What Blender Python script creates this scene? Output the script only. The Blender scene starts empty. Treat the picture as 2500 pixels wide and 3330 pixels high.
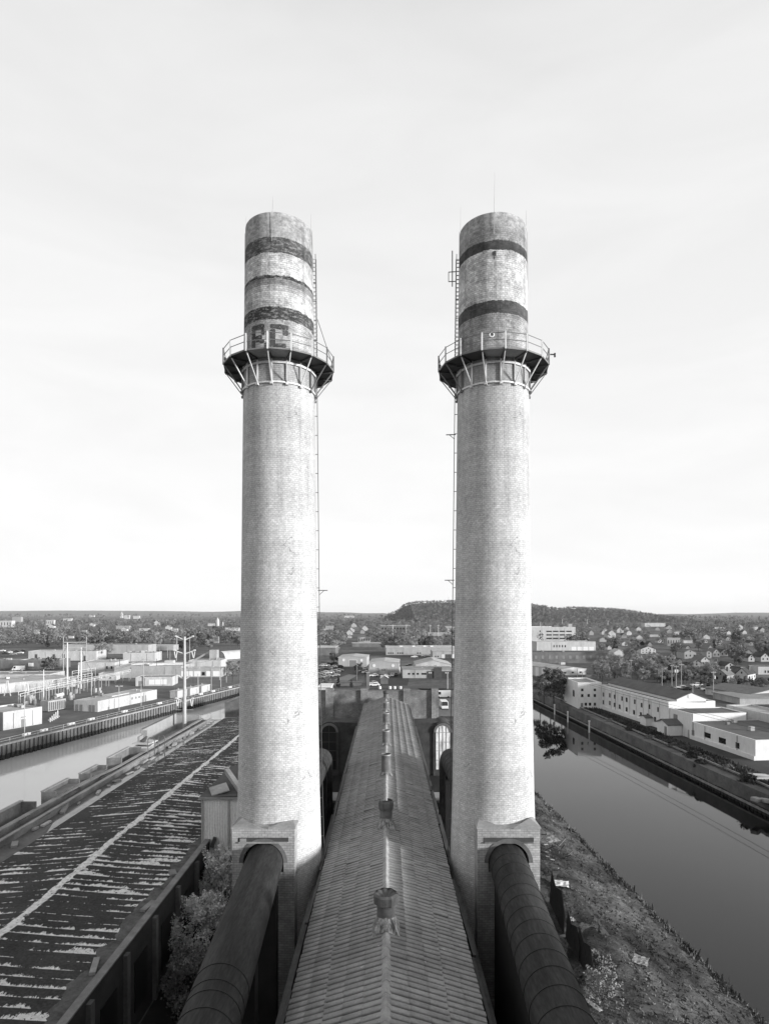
import bpy, bmesh, math, random
import numpy as np
from mathutils import Vector, Matrix

S = bpy.context.scene
COL = S.collection
R = math.radians
PI = math.pi
random.seed(7)
rng = np.random.default_rng(7)

# ------------------------------------------------------------------ camera, sky, sun
F = 1925.0            # focal length in pixels of the 2500 x 3330 photograph
U0, V0 = 1255.0, 1995.0
CZ = 33.0             # camera height over the water
G = 3.4               # height of the land over the water
cam_d = bpy.data.cameras.new('camera')
cam = bpy.data.objects.new('camera', cam_d)
COL.objects.link(cam)
cam.location = (0, 0, CZ)
cam.rotation_euler = (R(90), 0, 0)
cam_d.sensor_fit = 'HORIZONTAL'
cam_d.sensor_width = 36.0
cam_d.lens = 36.0 * F / 2500.0
cam_d.shift_x = (1250.0 - U0) / 2500.0
cam_d.shift_y = (V0 - 1665.0) / 2500.0
cam_d.clip_start = 0.5
cam_d.clip_end = 60000
S.camera = cam

HAZE = 4.5e-5
SUN_EL, SUN_AZ = 9.5, 65.0     # azimuth: to the right of straight behind the camera
world = bpy.data.worlds.new("World")
S.world = world
world.use_nodes = True
nt = world.node_tree
nt.nodes.clear()
def wn(t, **kw):
    n = nt.nodes.new(t)
    for k, v in kw.items(): setattr(n, k, v)
    return n
out = wn('ShaderNodeOutputWorld'); bg = wn('ShaderNodeBackground'); bg.inputs[1].default_value = 0.1
sky = wn('ShaderNodeTexSky', sky_type='NISHITA', sun_disc=False)
sky.sun_elevation = R(SUN_EL); sky.sun_rotation = R(180 - SUN_AZ)
sky.air_density = 1.0; sky.dust_density = 3.0
bw = wn('ShaderNodeRGBToBW')
nt.links.new(sky.outputs[0], bw.inputs[0])
tc = wn('ShaderNodeTexCoord')
mp = wn('ShaderNodeMapping'); mp.inputs['Scale'].default_value = (1.2, 1.2, 5.0); mp.inputs['Rotation'].default_value = (R(8), R(14), 0)
nt.links.new(tc.outputs['Generated'], mp.inputs[0])
nz = wn('ShaderNodeTexNoise'); nz.inputs['Scale'].default_value = 2.2; nz.inputs['Detail'].default_value = 6; nz.inputs['Roughness'].default_value = .55; nz.inputs['Distortion'].default_value = .6
nt.links.new(mp.outputs[0], nz.inputs[0])
sx = wn('ShaderNodeSeparateXYZ'); nt.links.new(tc.outputs['Generated'], sx.inputs[0])
gr = wn('ShaderNodeValToRGB')      # brightness of the cloud veil against height over the horizon
els = gr.color_ramp.elements
els[0].position = 0.0; els[0].color = (.93, .93, .93, 1)
els[1].position = 0.95; els[1].color = (.16, .16, .16, 1)
e = els.new(.18); e.color = (.875, .875, .875, 1)
e = els.new(.45); e.color = (.82, .82, .82, 1)
e = els.new(.70); e.color = (.74, .74, .74, 1)
nt.links.new(sx.outputs[2], gr.inputs[0])
cl = wn('ShaderNodeMapRange'); cl.inputs[1].default_value = .35; cl.inputs[2].default_value = .7; cl.inputs[3].default_value = 9.2; cl.inputs[4].default_value = 9.9
nt.links.new(nz.outputs[0], cl.inputs[0])
mul = wn('ShaderNodeMath', operation='MULTIPLY'); nt.links.new(gr.outputs[0], mul.inputs[0]); nt.links.new(cl.outputs[0], mul.inputs[1])
mx = wn('ShaderNodeMix', data_type='FLOAT'); mx.inputs[0].default_value = .9   # veil of thin cloud over the clear sky
nt.links.new(bw.outputs[0], mx.inputs[2]); nt.links.new(mul.outputs[0], mx.inputs[3])
nt.links.new(mx.outputs[0], bg.inputs[0]); nt.links.new(bg.outputs[0], out.inputs[0])

sd = bpy.data.lights.new('sun', 'SUN'); sd.energy = 5.0; sd.angle = R(7.0); sd.color = (1, 1, 1)
sun = bpy.data.objects.new('sun', sd); COL.objects.link(sun)
to_sun = Vector((math.sin(R(SUN_AZ)) * math.cos(R(SUN_EL)), -math.cos(R(SUN_AZ)) * math.cos(R(SUN_EL)), math.sin(R(SUN_EL))))
sun.rotation_euler = to_sun.to_track_quat('Z', 'Y').to_euler()
sun.location = to_sun * 300
S.view_settings.view_transform = 'Standard'
S.view_settings.look = 'None'
S.view_settings.exposure = 0.35
S.view_settings.gamma = 1
S.cycles.volume_bounces = 0; S.cycles.max_bounces = 5; S.cycles.diffuse_bounces = 3; S.cycles.glossy_bounces = 3; S.cycles.transmission_bounces = 2; S.cycles.transparent_max_bounces = 6
S.cycles.caustics_reflective = False; S.cycles.caustics_refractive = False

# ------------------------------------------------------------------ helpers
def gp(u, v, z=G):
    """a pixel of the photograph -> the point of the level z that it shows"""
    y = (CZ - z) * F / (v - V0)
    return ((u - U0) / F * y, y)

_mats = {}
def mat(name, c, rough=.85, var=.18, scale=.6, bump=0.0, bscale=None, metal=0.0, fine=.12, spec=.3, coord='pos', stretch=(1, 1, 1)):
    if name in _mats: return _mats[name]
    m = bpy.data.materials.new(name); m.use_nodes = True
    n = m.node_tree.nodes; l = m.node_tree.links
    b = n['Principled BSDF']
    b.inputs['Roughness'].default_value = rough; b.inputs['Metallic'].default_value = metal
    b.inputs['Specular IOR Level'].default_value = spec
    if coord == 'pos':
        g = n.new('ShaderNodeNewGeometry'); src = g.outputs['Position']
    else:
        g = n.new('ShaderNodeTexCoord'); src = g.outputs['Object']
    mpn = n.new('ShaderNodeMapping'); mpn.inputs['Scale'].default_value = stretch; l.new(src, mpn.inputs[0]); src = mpn.outputs[0]
    a = n.new('ShaderNodeTexNoise'); a.inputs['Scale'].default_value = scale; a.inputs['Detail'].default_value = 5; a.inputs['Roughness'].default_value = .6
    d = n.new('ShaderNodeTexNoise'); d.inputs['Scale'].default_value = scale * 9; d.inputs['Detail'].default_value = 3
    l.new(src, a.inputs[0]); l.new(src, d.inputs[0])
    r1 = n.new('ShaderNodeMapRange'); r1.inputs[1].default_value = .28; r1.inputs[2].default_value = .72; r1.inputs[3].default_value = c * (1 - var); r1.inputs[4].default_value = c * (1 + var)
    r2 = n.new('ShaderNodeMapRange'); r2.inputs[1].default_value = .28; r2.inputs[2].default_value = .72; r2.inputs[3].default_value = 1 - fine; r2.inputs[4].default_value = 1 + fine
    l.new(a.outputs[0], r1.inputs[0]); l.new(d.outputs[0], r2.inputs[0])
    mu = n.new('ShaderNodeMath'); mu.operation = 'MULTIPLY'; l.new(r1.outputs[0], mu.inputs[0]); l.new(r2.outputs[0], mu.inputs[1])
    l.new(mu.outputs[0], b.inputs['Base Color'])
    if bump:
        bp = n.new('ShaderNodeBump'); bp.inputs['Strength'].default_value = bump; bp.inputs['Distance'].default_value = .05
        k = n.new('ShaderNodeTexNoise'); k.inputs['Scale'].default_value = bscale or scale * 6; k.inputs['Detail'].default_value = 4
        l.new(src, k.inputs[0]); l.new(k.outputs[0], bp.inputs['Height']); l.new(bp.outputs[0], b.inputs['Normal'])
    _mats[name] = m
    m['color_socket'] = 1
    return m

class NT:
    """small node builder for the special materials"""
    def __init__(s, name):
        s.m = bpy.data.materials.new(name); s.m.use_nodes = True
        s.n = s.m.node_tree.nodes; s.l = s.m.node_tree.links; s.b = s.n['Principled BSDF']
    def new(s, t, **kw):
        x = s.n.new(t)
        for k, v in kw.items(): setattr(x, k, v)
        return x
    def math(s, op, a, b=None, clamp=False):
        x = s.n.new('ShaderNodeMath'); x.operation = op; x.use_clamp = clamp
        for i, v in enumerate((a, b)):
            if v is None: continue
            if isinstance(v, (int, float)): x.inputs[i].default_value = v
            else: s.l.new(v, x.inputs[i])
        return x.outputs[0]
    def rng(s, v, a, b, c, d):
        x = s.n.new('ShaderNodeMapRange')
        for i, k in enumerate((a, b, c, d)): x.inputs[i + 1].default_value = k
        s.l.new(v, x.inputs[0]); return x.outputs[0]
    def noise(s, vec, scale, detail=4, rough=.55, stretch=None, dist=0):
        if stretch:
            k = s.n.new('ShaderNodeMapping'); k.inputs['Scale'].default_value = stretch; s.l.new(vec, k.inputs[0]); vec = k.outputs[0]
        x = s.n.new('ShaderNodeTexNoise'); x.inputs['Scale'].default_value = scale; x.inputs['Detail'].default_value = detail
        x.inputs['Roughness'].default_value = rough; x.inputs['Distortion'].default_value = dist
        s.l.new(vec, x.inputs[0]); return x.outputs[0]
    def mix(s, f, a, b):
        x = s.n.new('ShaderNodeMix'); x.data_type = 'FLOAT'
        for i, v in ((0, f), (2, a), (3, b)):
            if isinstance(v, (int, float)): x.inputs[i].default_value = v
            else: s.l.new(v, x.inputs[i])
        return x.outputs[0]
    def ramp(s, v, stops, const=True):
        x = s.n.new('ShaderNodeValToRGB'); cr = x.color_ramp
        if const: cr.interpolation = 'CONSTANT'
        for i, (p, c) in enumerate(stops):
            e = cr.elements[i] if i < 2 else cr.elements.new(p)
            e.position = p; e.color = (c, c, c, 1)
        s.l.new(v, x.inputs[0]); return x.outputs[0]
    def pos(s): return s.n.new('ShaderNodeNewGeometry').outputs['Position']
    def sep(s, v):
        x = s.n.new('ShaderNodeSeparateXYZ'); s.l.new(v, x.inputs[0]); return x.outputs
    def color(s, v): s.l.new(v, s.b.inputs['Base Color'])
    def bump(s, h, strength=.3, dist=.03):
        x = s.n.new('ShaderNodeBump'); x.inputs['Strength'].default_value = strength; x.inputs['Distance'].default_value = dist
        s.l.new(h, x.inputs['Height']); s.l.new(x.outputs[0], s.b.inputs['Normal'])

class MB:
    def __init__(s): s.v = []; s.f = []; s.uv = None
    def add(s, vs, fs):
        o = len(s.v); s.v += [tuple(p) for p in vs]; s.f += [tuple(i + o for i in f) for f in fs]; return s
    def box(s, x0, x1, y0, y1, z0, z1):
        return s.add([(x0,y0,z0),(x1,y0,z0),(x1,y1,z0),(x0,y1,z0),(x0,y0,z1),(x1,y0,z1),(x1,y1,z1),(x0,y1,z1)],
                     [(0,3,2,1),(4,5,6,7),(0,1,5,4),(1,2,6,5),(2,3,7,6),(3,0,4,7)])
    def obox(s, c, size, rz=0, rx=0, ry=0):
        M = Matrix.Translation(c) @ Matrix.Rotation(rz, 4, 'Z') @ Matrix.Rotation(ry, 4, 'Y') @ Matrix.Rotation(rx, 4, 'X')
        a, b, d = size[0] / 2, size[1] / 2, size[2] / 2
        vs = [M @ Vector(p) for p in ((-a,-b,-d),(a,-b,-d),(a,b,-d),(-a,b,-d),(-a,-b,d),(a,-b,d),(a,b,d),(-a,b,d))]
        return s.add(vs, [(0,3,2,1),(4,5,6,7),(0,1,5,4),(1,2,6,5),(2,3,7,6),(3,0,4,7)])
    def wall(s, p, q, z0, z1, t):
        """upright slab from plan point p to q, thickness t"""
        d = Vector((q[0]-p[0], q[1]-p[1], 0)); L = d.length; d /= L
        c = ((p[0]+q[0])/2, (p[1]+q[1])/2, (z0+z1)/2)
        return s.obox(c, (L, t, z1-z0), math.atan2(d.y, d.x))
    def tube(s, p, q, r, n=6, r2=None, cap=True):
        p = Vector(p); q = Vector(q); d = q - p
        if d.length < 1e-6: return s
        d.normalize(); a = d.orthogonal().normalized(); b = d.cross(a)
        r2 = r if r2 is None else r2
        vs = [p + (a*math.cos(2*PI*i/n) + b*math.sin(2*PI*i/n))*r for i in range(n)] + [q + (a*math.cos(2*PI*i/n) + b*math.sin(2*PI*i/n))*r2 for i in range(n)]
        fs = [(i, (i+1) % n, n+(i+1) % n, n+i) for i in range(n)]
        if cap: fs += [tuple(range(n))[::-1], tuple(range(n, 2*n))]
        return s.add(vs, fs)
    def path(s, pts, r, n=6):
        for a, b in zip(pts, pts[1:]): s.tube(a, b, r, n)
        return s
    def bar(s, p, q, w, t=None):
        """square bar"""
        p = Vector(p); q = Vector(q); d = (q-p).normalized(); t = t or w
        a = d.cross(Vector((0,0,1)))
        if a.length < 1e-3: a = Vector((1,0,0))
        a.normalize(); b = a.cross(d)
        vs = []
        for o in (p, q): vs += [o+a*w/2+b*t/2, o-a*w/2+b*t/2, o-a*w/2-b*t/2, o+a*w/2-b*t/2]
        return s.add(vs, [(0,1,2,3),(7,6,5,4),(0,4,5,1),(1,5,6,2),(2,6,7,3),(3,7,4,0)])
    def poly(s, pts): return s.add(pts, [tuple(range(len(pts)))])
    def prism(s, pts, z0, z1):
        n = len(pts)
        return s.add([(x,y,z0) for x,y in pts] + [(x,y,z1) for x,y in pts], [tuple(range(n))[::-1], tuple(range(n,2*n))] + [(i,(i+1)%n,n+(i+1)%n,n+i) for i in range(n)])
    def extr(s, pts, d):
        """closed outline (3-D points) pushed by the vector d"""
        n = len(pts); d = Vector(d)
        return s.add([Vector(p) for p in pts] + [Vector(p)+d for p in pts], [tuple(range(n)), tuple(range(n,2*n))[::-1]] + [(i,n+i,n+(i+1)%n,(i+1)%n) for i in range(n)])
    def lathe(s, prof, n=48, c=(0,0), cap=True):
        o = len(s.v)
        for r, z in prof:
            for i in range(n): s.v.append((c[0]+r*math.cos(2*PI*i/n), c[1]+r*math.sin(2*PI*i/n), z))
        for k in range(len(prof)-1):
            for i in range(n):
                j = (i+1) % n; s.f.append((o+k*n+i, o+k*n+j, o+(k+1)*n+j, o+(k+1)*n+i))
        if cap:
            s.f.append(tuple(o+i for i in range(n))[::-1]); s.f.append(tuple(o+(len(prof)-1)*n+i for i in range(n)))
        return s
    def build(s, name, m, parent=None, smooth=False, world=False, bevel=0):
        me = bpy.data.meshes.new(name); vs = s.v
        if world and parent is not None:
            inv = Matrix.LocRotScale(parent.location, parent.rotation_euler, None).inverted()
            vs = [tuple(inv @ Vector(p)) for p in vs]
        me.from_pydata(vs, [], s.f); me.update()
        o = bpy.data.objects.new(name, me); COL.objects.link(o)
        if isinstance(m, (list, tuple)):
            for k in m: me.materials.append(k)
        else: me.materials.append(m)
        if smooth:
            me.polygons.foreach_set('use_smooth', [True]*len(me.polygons))
            if hasattr(me, 'set_sharp_from_angle'): me.set_sharp_from_angle(angle=R(40))
        if parent is not None: o.parent = parent
        if bevel:
            b = o.modifiers.new('bevel', 'BEVEL'); b.width = bevel; b.segments = 2; b.limit_method = 'ANGLE'
        return o

def np_obj(name, V, Fq, m, parent=None):
    me = bpy.data.meshes.new(name); V = np.asarray(V, np.float32); Fq = np.asarray(Fq, np.int32); k = Fq.shape[1]
    me.vertices.add(len(V)); me.vertices.foreach_set('co', V.ravel())
    me.loops.add(Fq.size); me.loops.foreach_set('vertex_index', Fq.ravel())
    me.polygons.add(len(Fq)); me.polygons.foreach_set('loop_start', np.arange(0, Fq.size, k, dtype=np.int32))
    me.update(); me.validate(); me.materials.append(m)
    o = bpy.data.objects.new(name, me); COL.objects.link(o)
    if parent is not None: o.parent = parent
    return o

def tag(o, label=None, cat=None, group=None, kind=None):
    if label: o['label'] = label
    if cat: o['category'] = cat
    if group: o['group'] = group
    if kind: o['kind'] = kind
    return o
def thing(name, label, cat, loc=(0,0,0), rz=0, group=None):
    o = bpy.data.objects.new(name, None); COL.objects.link(o); o.empty_display_size = .5
    o.location = loc; o.rotation_euler = (0,0,rz); return tag(o, label, cat, group)
def copy_tree(o, parent=None):
    c = o.copy(); COL.objects.link(c)
    if parent is not None: c.parent = parent
    for ch in kids.get(o.name) or o.children: copy_tree(ch, c)
    return c
kids = {}
def dup(o, loc, rz=0, label=None, group=None, scale=None):
    c = copy_tree(o); c.location = loc; c.rotation_euler = (0,0,rz)
    if label: c['label'] = label
    if group: c['group'] = group
    if scale: c.scale = scale if hasattr(scale, '__len__') else (scale,)*3
    return c
def structure(o): o['kind'] = 'structure'; return o
# ------------------------------------------------------------------ ground and water
def XR1(y): return 32.6 - .047*y      # right river, island side
def XR2(y): return 67.0 - .0504*y     # right river, far side
def XL1(y): return -42.4              # left canal, island side
def XL2(y): return -122 + .267*y      # left canal, far side
YB, YRC, YLC = -80, 236, 290
def ground_mat():
    t = NT('ground'); p = t.pos()
    a = t.noise(p, .02, 6, .65); b = t.noise(p, .35, 5); c = t.noise(p, 2.5, 3)
    v = t.rng(a, .35, .65, .055, .16)
    v = t.math('MULTIPLY', v, t.rng(b, .3, .7, .7, 1.3)); v = t.math('MULTIPLY', v, t.rng(c, .3, .7, .85, 1.15))
    t.color(v); t.b.inputs['Roughness'].default_value = .95; t.b.inputs['Specular IOR Level'].default_value = .15
    return t.m
m_ground = ground_mat()
mb = MB()
E = 12500
def q(x0a, x1a, ya, x0b, x1b, yb): mb.poly([(x0a,ya,G),(x1a,ya,G),(x1b,yb,G),(x0b,yb,G)])
q(-E, XL2(YB), YB, -E, XL2(YRC), YRC); q(-E, XL2(YRC), YRC, -E, XL2(YLC), YLC)
q(XL1(YB), XR1(YB)-9.5, YB, XL1(YRC), XR1(YRC)-9.5, YRC)
q(XR2(YB), E, YB, XR2(YRC), E, YRC)
q(XL1(YRC), E, YRC, XL1(YLC), E, YLC)
q(-E, E, -895, -E, E, YB); q(-E, E, YLC, -E, E, E)
def skirt(pts):
    for a, b in zip(pts, pts[1:]): mb.poly([(a[0],a[1],G),(b[0],b[1],G),(b[0],b[1],-3),(a[0],a[1],-3)])
skirt([(XL2(YB),YB),(XL2(YLC),YLC),(XL1(YLC),YLC),(XL1(YB),YB),(XL2(YB),YB)])
skirt([(XR1(YB)-9.5,YB),(XR1(YRC)-9.5,YRC),(XR2(YRC),YRC),(XR2(YB),YB),(XR1(YB)-9.5,YB)])
structure(mb.build('ground', m_ground))

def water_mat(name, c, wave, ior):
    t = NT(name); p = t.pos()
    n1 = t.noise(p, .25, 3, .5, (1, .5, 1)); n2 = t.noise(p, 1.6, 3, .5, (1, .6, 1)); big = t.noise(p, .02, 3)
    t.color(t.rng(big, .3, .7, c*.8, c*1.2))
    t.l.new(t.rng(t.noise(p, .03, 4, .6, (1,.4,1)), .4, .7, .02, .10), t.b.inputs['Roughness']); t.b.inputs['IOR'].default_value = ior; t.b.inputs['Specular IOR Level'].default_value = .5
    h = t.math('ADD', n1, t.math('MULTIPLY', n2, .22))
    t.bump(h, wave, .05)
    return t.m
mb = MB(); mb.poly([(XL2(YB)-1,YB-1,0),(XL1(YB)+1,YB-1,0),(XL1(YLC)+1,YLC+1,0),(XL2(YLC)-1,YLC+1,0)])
structure(mb.build('canal_water', water_mat('sky_bright_water', .5, .035, 2.5)))  # sky reflection put into a pale base colour and a raised IOR
mb = MB(); mb.poly([(XR1(YB)-6,YB-1,0),(XR2(YB)+1,YB-1,0),(XR2(YRC)+1,YRC+1,0),(XR1(YRC)-6,YRC+1,0)])
structure(mb.build('river_water', water_mat('dark_water', .002, .03, 1.40)))

# ------------------------------------------------------------------ shared materials
m_steel = mat('grey_painted_steel', .42, .55, .15, 1.5, metal=0, spec=.4)
m_pale_steel = mat('pale_painted_steel', .6, .5, .12, 1.5)
m_dark_steel = mat('dark_steel', .06, .6, .25, 1.2)
m_rust = mat('rusty_steel', .12, .75, .35, 1.6, .3)
m_galv = mat('galvanised', .38, .45, .15, 2, metal=.2)
m_conc = mat('concrete', .30, .9, .25, .5, .25, 6)
m_conc_dark = mat('dark_concrete', .13, .9, .35, .5, .3, 6)
m_white_wall = mat('white_render', .46, .85, .16, .35, fine=.08, stretch=(1,1,.35))
m_white = mat('white_paint', .7, .6, .05, 1, fine=.04)
m_glass = mat('window_glass', .02, .08, .3, .4, spec=.6)
m_dkmetal = mat('door_grey', .2, .6, .1, 1)
m_tar = mat('tar_roof', .075, .95, .25, .25, .2, 8)
m_timber = mat('weathered_timber', .2, .9, .35, 1.2, .3)
m_soot = mat('sooty_brick', .05, .95, .4, .7, .3, 5)

# ------------------------------------------------------------------ the two brick smokestacks
STK_Y = 46.0
PROF = [(3.75,G-.4),(3.42,9),(3.14,18.8),(3.06,23),(2.89,33.9),(2.73,50),(2.60,60.5),(2.56,62.5)]
def stack_r(z):
    for (r0,z0),(r1,z1) in zip(PROF, PROF[1:]):
        if z <= z1: return r0 + (r1-r0)*(z-z0)/(z1-z0)
    return PROF[-1][0]
def stack_mat(name, tone, bricky, dark_side_bands):
    """tone: albedo against height; bricky: how strongly the courses show"""
    t = NT(name)
    uv = t.new('ShaderNodeUVMap').outputs[0]
    s = t.sep(uv); z = s[1]
    wob = t.math('MULTIPLY', t.math('SUBTRACT', t.noise(uv, 1.1, 4, .6), .5), .28)
    wob2 = t.math('MULTIPLY', t.math('SUBTRACT', t.noise(uv, 5, 2, .6), .5), .18)
    zz = t.math('ADD', z, t.math('MULTIPLY', t.math('ADD', wob, wob2), t.rng(z, 51, 53, 0, 1)))
    zn = t.math('DIVIDE', t.math('SUBTRACT', zz, 3.0), 60.0)
    f = lambda st: [((a-3.0)/60.0, c) for a, c in st]
    col = t.ramp(zn, f(tone)); col = t.mix(t.math('LESS_THAN', z, 49.9), col, t.rng(z, 14, 49.9, .55, .47)); bk = t.ramp(t.math('DIVIDE', t.math('SUBTRACT', z, 3.0), 60.0), f(bricky))
    br = t.new('ShaderNodeTexBrick'); t.l.new(uv, br.inputs[0])
    br.inputs['Color1'].default_value = (1.08,)*3+(1,); br.inputs['Color2'].default_value = (.86,)*3+(1,); br.inputs['Mortar'].default_value = (.5,)*3+(1,)
    br.inputs['Scale'].default_value = 1; br.inputs['Mortar Size'].default_value = .014; br.inputs['Brick Width'].default_value = .30; br.inputs['Row Height'].default_value = .15
    br.inputs['Bias'].default_value = .2; br.inputs['Mortar Smooth'].default_value = .2
    bf = t.mix(bk, 1.0, br.outputs[0])
    # pale or broken single bricks
    vor = t.new('ShaderNodeTexVoronoi'); vor.feature = 'F1'; mpn = t.new('ShaderNodeMapping'); mpn.inputs['Scale'].default_value = (2.6, 5.2, 1); t.l.new(uv, mpn.inputs[0]); t.l.new(mpn.outputs[0], vor.inputs[0])
    odd = t.sep(vor.outputs['Color'])[0]
    bf = t.math('MULTIPLY', bf, t.mix(t.math('GREATER_THAN', odd, .9), 1.0, 1.22))
    bf = t.math('MULTIPLY', bf, t.mix(t.math('LESS_THAN', odd, .07), 1.0, .8))
    # weather: broad patches, vertical streaks, horizontal repointing rings
    w1 = t.rng(t.noise(uv, .22, 5, .6), .3, .7, .84, 1.14)
    w2 = t.rng(t.noise(uv, .9, 4, .6, (1.6, .12, 1)), .3, .7, .88, 1.1)
    w3 = t.rng(t.noise(uv, .8, 3, .6, (.05, 1.3, 1)), .3, .7, .93, 1.06)
    w4 = t.rng(t.noise(uv, 3.5, 5, .75), .3, .7, .78, 1.2)
    v = t.math('MULTIPLY', t.math('MULTIPLY', col, bf), t.math('MULTIPLY', t.math('MULTIPLY', w1, w2), t.math('MULTIPLY', w3, w4)))
    # the banded top is stained: soot over the pale rings, worn-off paint on the dark ones
    up = t.rng(z, 51.5, 53.0, 0, 1)
    st1 = t.rng(t.noise(uv, .55, 6, .7), .34, .62, .55, 1.18); st2 = t.rng(t.noise(uv, 2.2, 5, .75, (1, 1.6, 1)), .38, .62, .7, 1.2)
    v = t.math('MULTIPLY', v, t.mix(up, 1.0, t.math('MULTIPLY', st1, st2)))
    dk = t.math('MULTIPLY', t.math('LESS_THAN', col, .12), t.math('GREATER_THAN', t.noise(uv, 2.6, 5, .8, (.8, 2.2, 1)), (.54 if dark_side_bands else .66)))
    v = t.mix(dk, v, .2)
    run = t.math('MULTIPLY', t.rng(t.noise(uv, 1.5, 4, .6, (1.4, .07, 1)), .5, .72, 0, .35), t.rng(z, 30, 52, 0, 1))
    v = t.math('MULTIPLY', v, t.math('SUBTRACT', 1.0, run))
    # cracks
    ck = t.new('ShaderNodeTexVoronoi'); ck.feature = 'DISTANCE_TO_EDGE'; ck.inputs['Scale'].default_value = .35
    nx = t.new('ShaderNodeTexNoise'); nx.inputs['Scale'].default_value = 1.3; t.l.new(uv, nx.inputs[0])
    vm = t.new('ShaderNodeVectorMath', operation='ADD'); t.l.new(uv, vm.inputs[0]); t.l.new(nx.outputs['Color'], vm.inputs[1]); t.l.new(vm.outputs[0], ck.inputs[0])
    crack = t.math('MULTIPLY', t.math('LESS_THAN', ck.outputs[0], .008), t.math('GREATER_THAN', t.noise(uv, .35, 2), .62))
    v = t.mix(t.math('MULTIPLY', crack, .45), v, .06)
    t.color(v); t.b.inputs['Roughness'].default_value = .9; t.b.inputs['Specular IOR Level'].default_value = .2
    t.bump(t.math('ADD', t.math('MULTIPLY', br.outputs[0], bk), t.math('MULTIPLY', t.noise(uv, 6, 3), .5)), .35, .03)
    return t.m
m_stackA = stack_mat('banded_brick_a',
    [(0,.49),(17,.48),(24,.46),(31,.43),(38,.40),(45,.38),(49.9,.36),(52.0,.42),(54.45,.075),(55.45,.60),(56.5,.46),(57.0,.27),(57.5,.05),(57.72,.62),(59.35,.10),(60.5,.33)],
    [(0,.75),(49.9,.8),(52,.9),(54.45,1),(60.5,0)], True)
m_stackB = stack_mat('banded_brick_b',
    [(0,.49),(17,.48),(24,.45),(31,.42),(38,.39),(45,.36),(49.9,.35),(52.0,.36),(54.85,.10),(55.75,.60),(59.65,.07),(60.2,.31),(61.4,.34)],
    [(0,.75),(49.9,.5),(52,.9),(54.85,.4),(55.75,1.15),(59.65,.3),(60.2,.8),(61.3,0)], False)
m_rail = mat('dark_rail', .17, .6, .2, 2)
t_ = NT('black_spray_paint'); p_ = t_.pos()
t_.color(t_.mix(t_.math('GREATER_THAN', t_.noise(p_, 5, 5, .8, (1,1,1.8)), .58), t_.rng(t_.noise(p_, 2, 3), .3, .7, .02, .07), .26)); t_.b.inputs['Roughness'].default_value = .85; m_graf = t_.m

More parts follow.
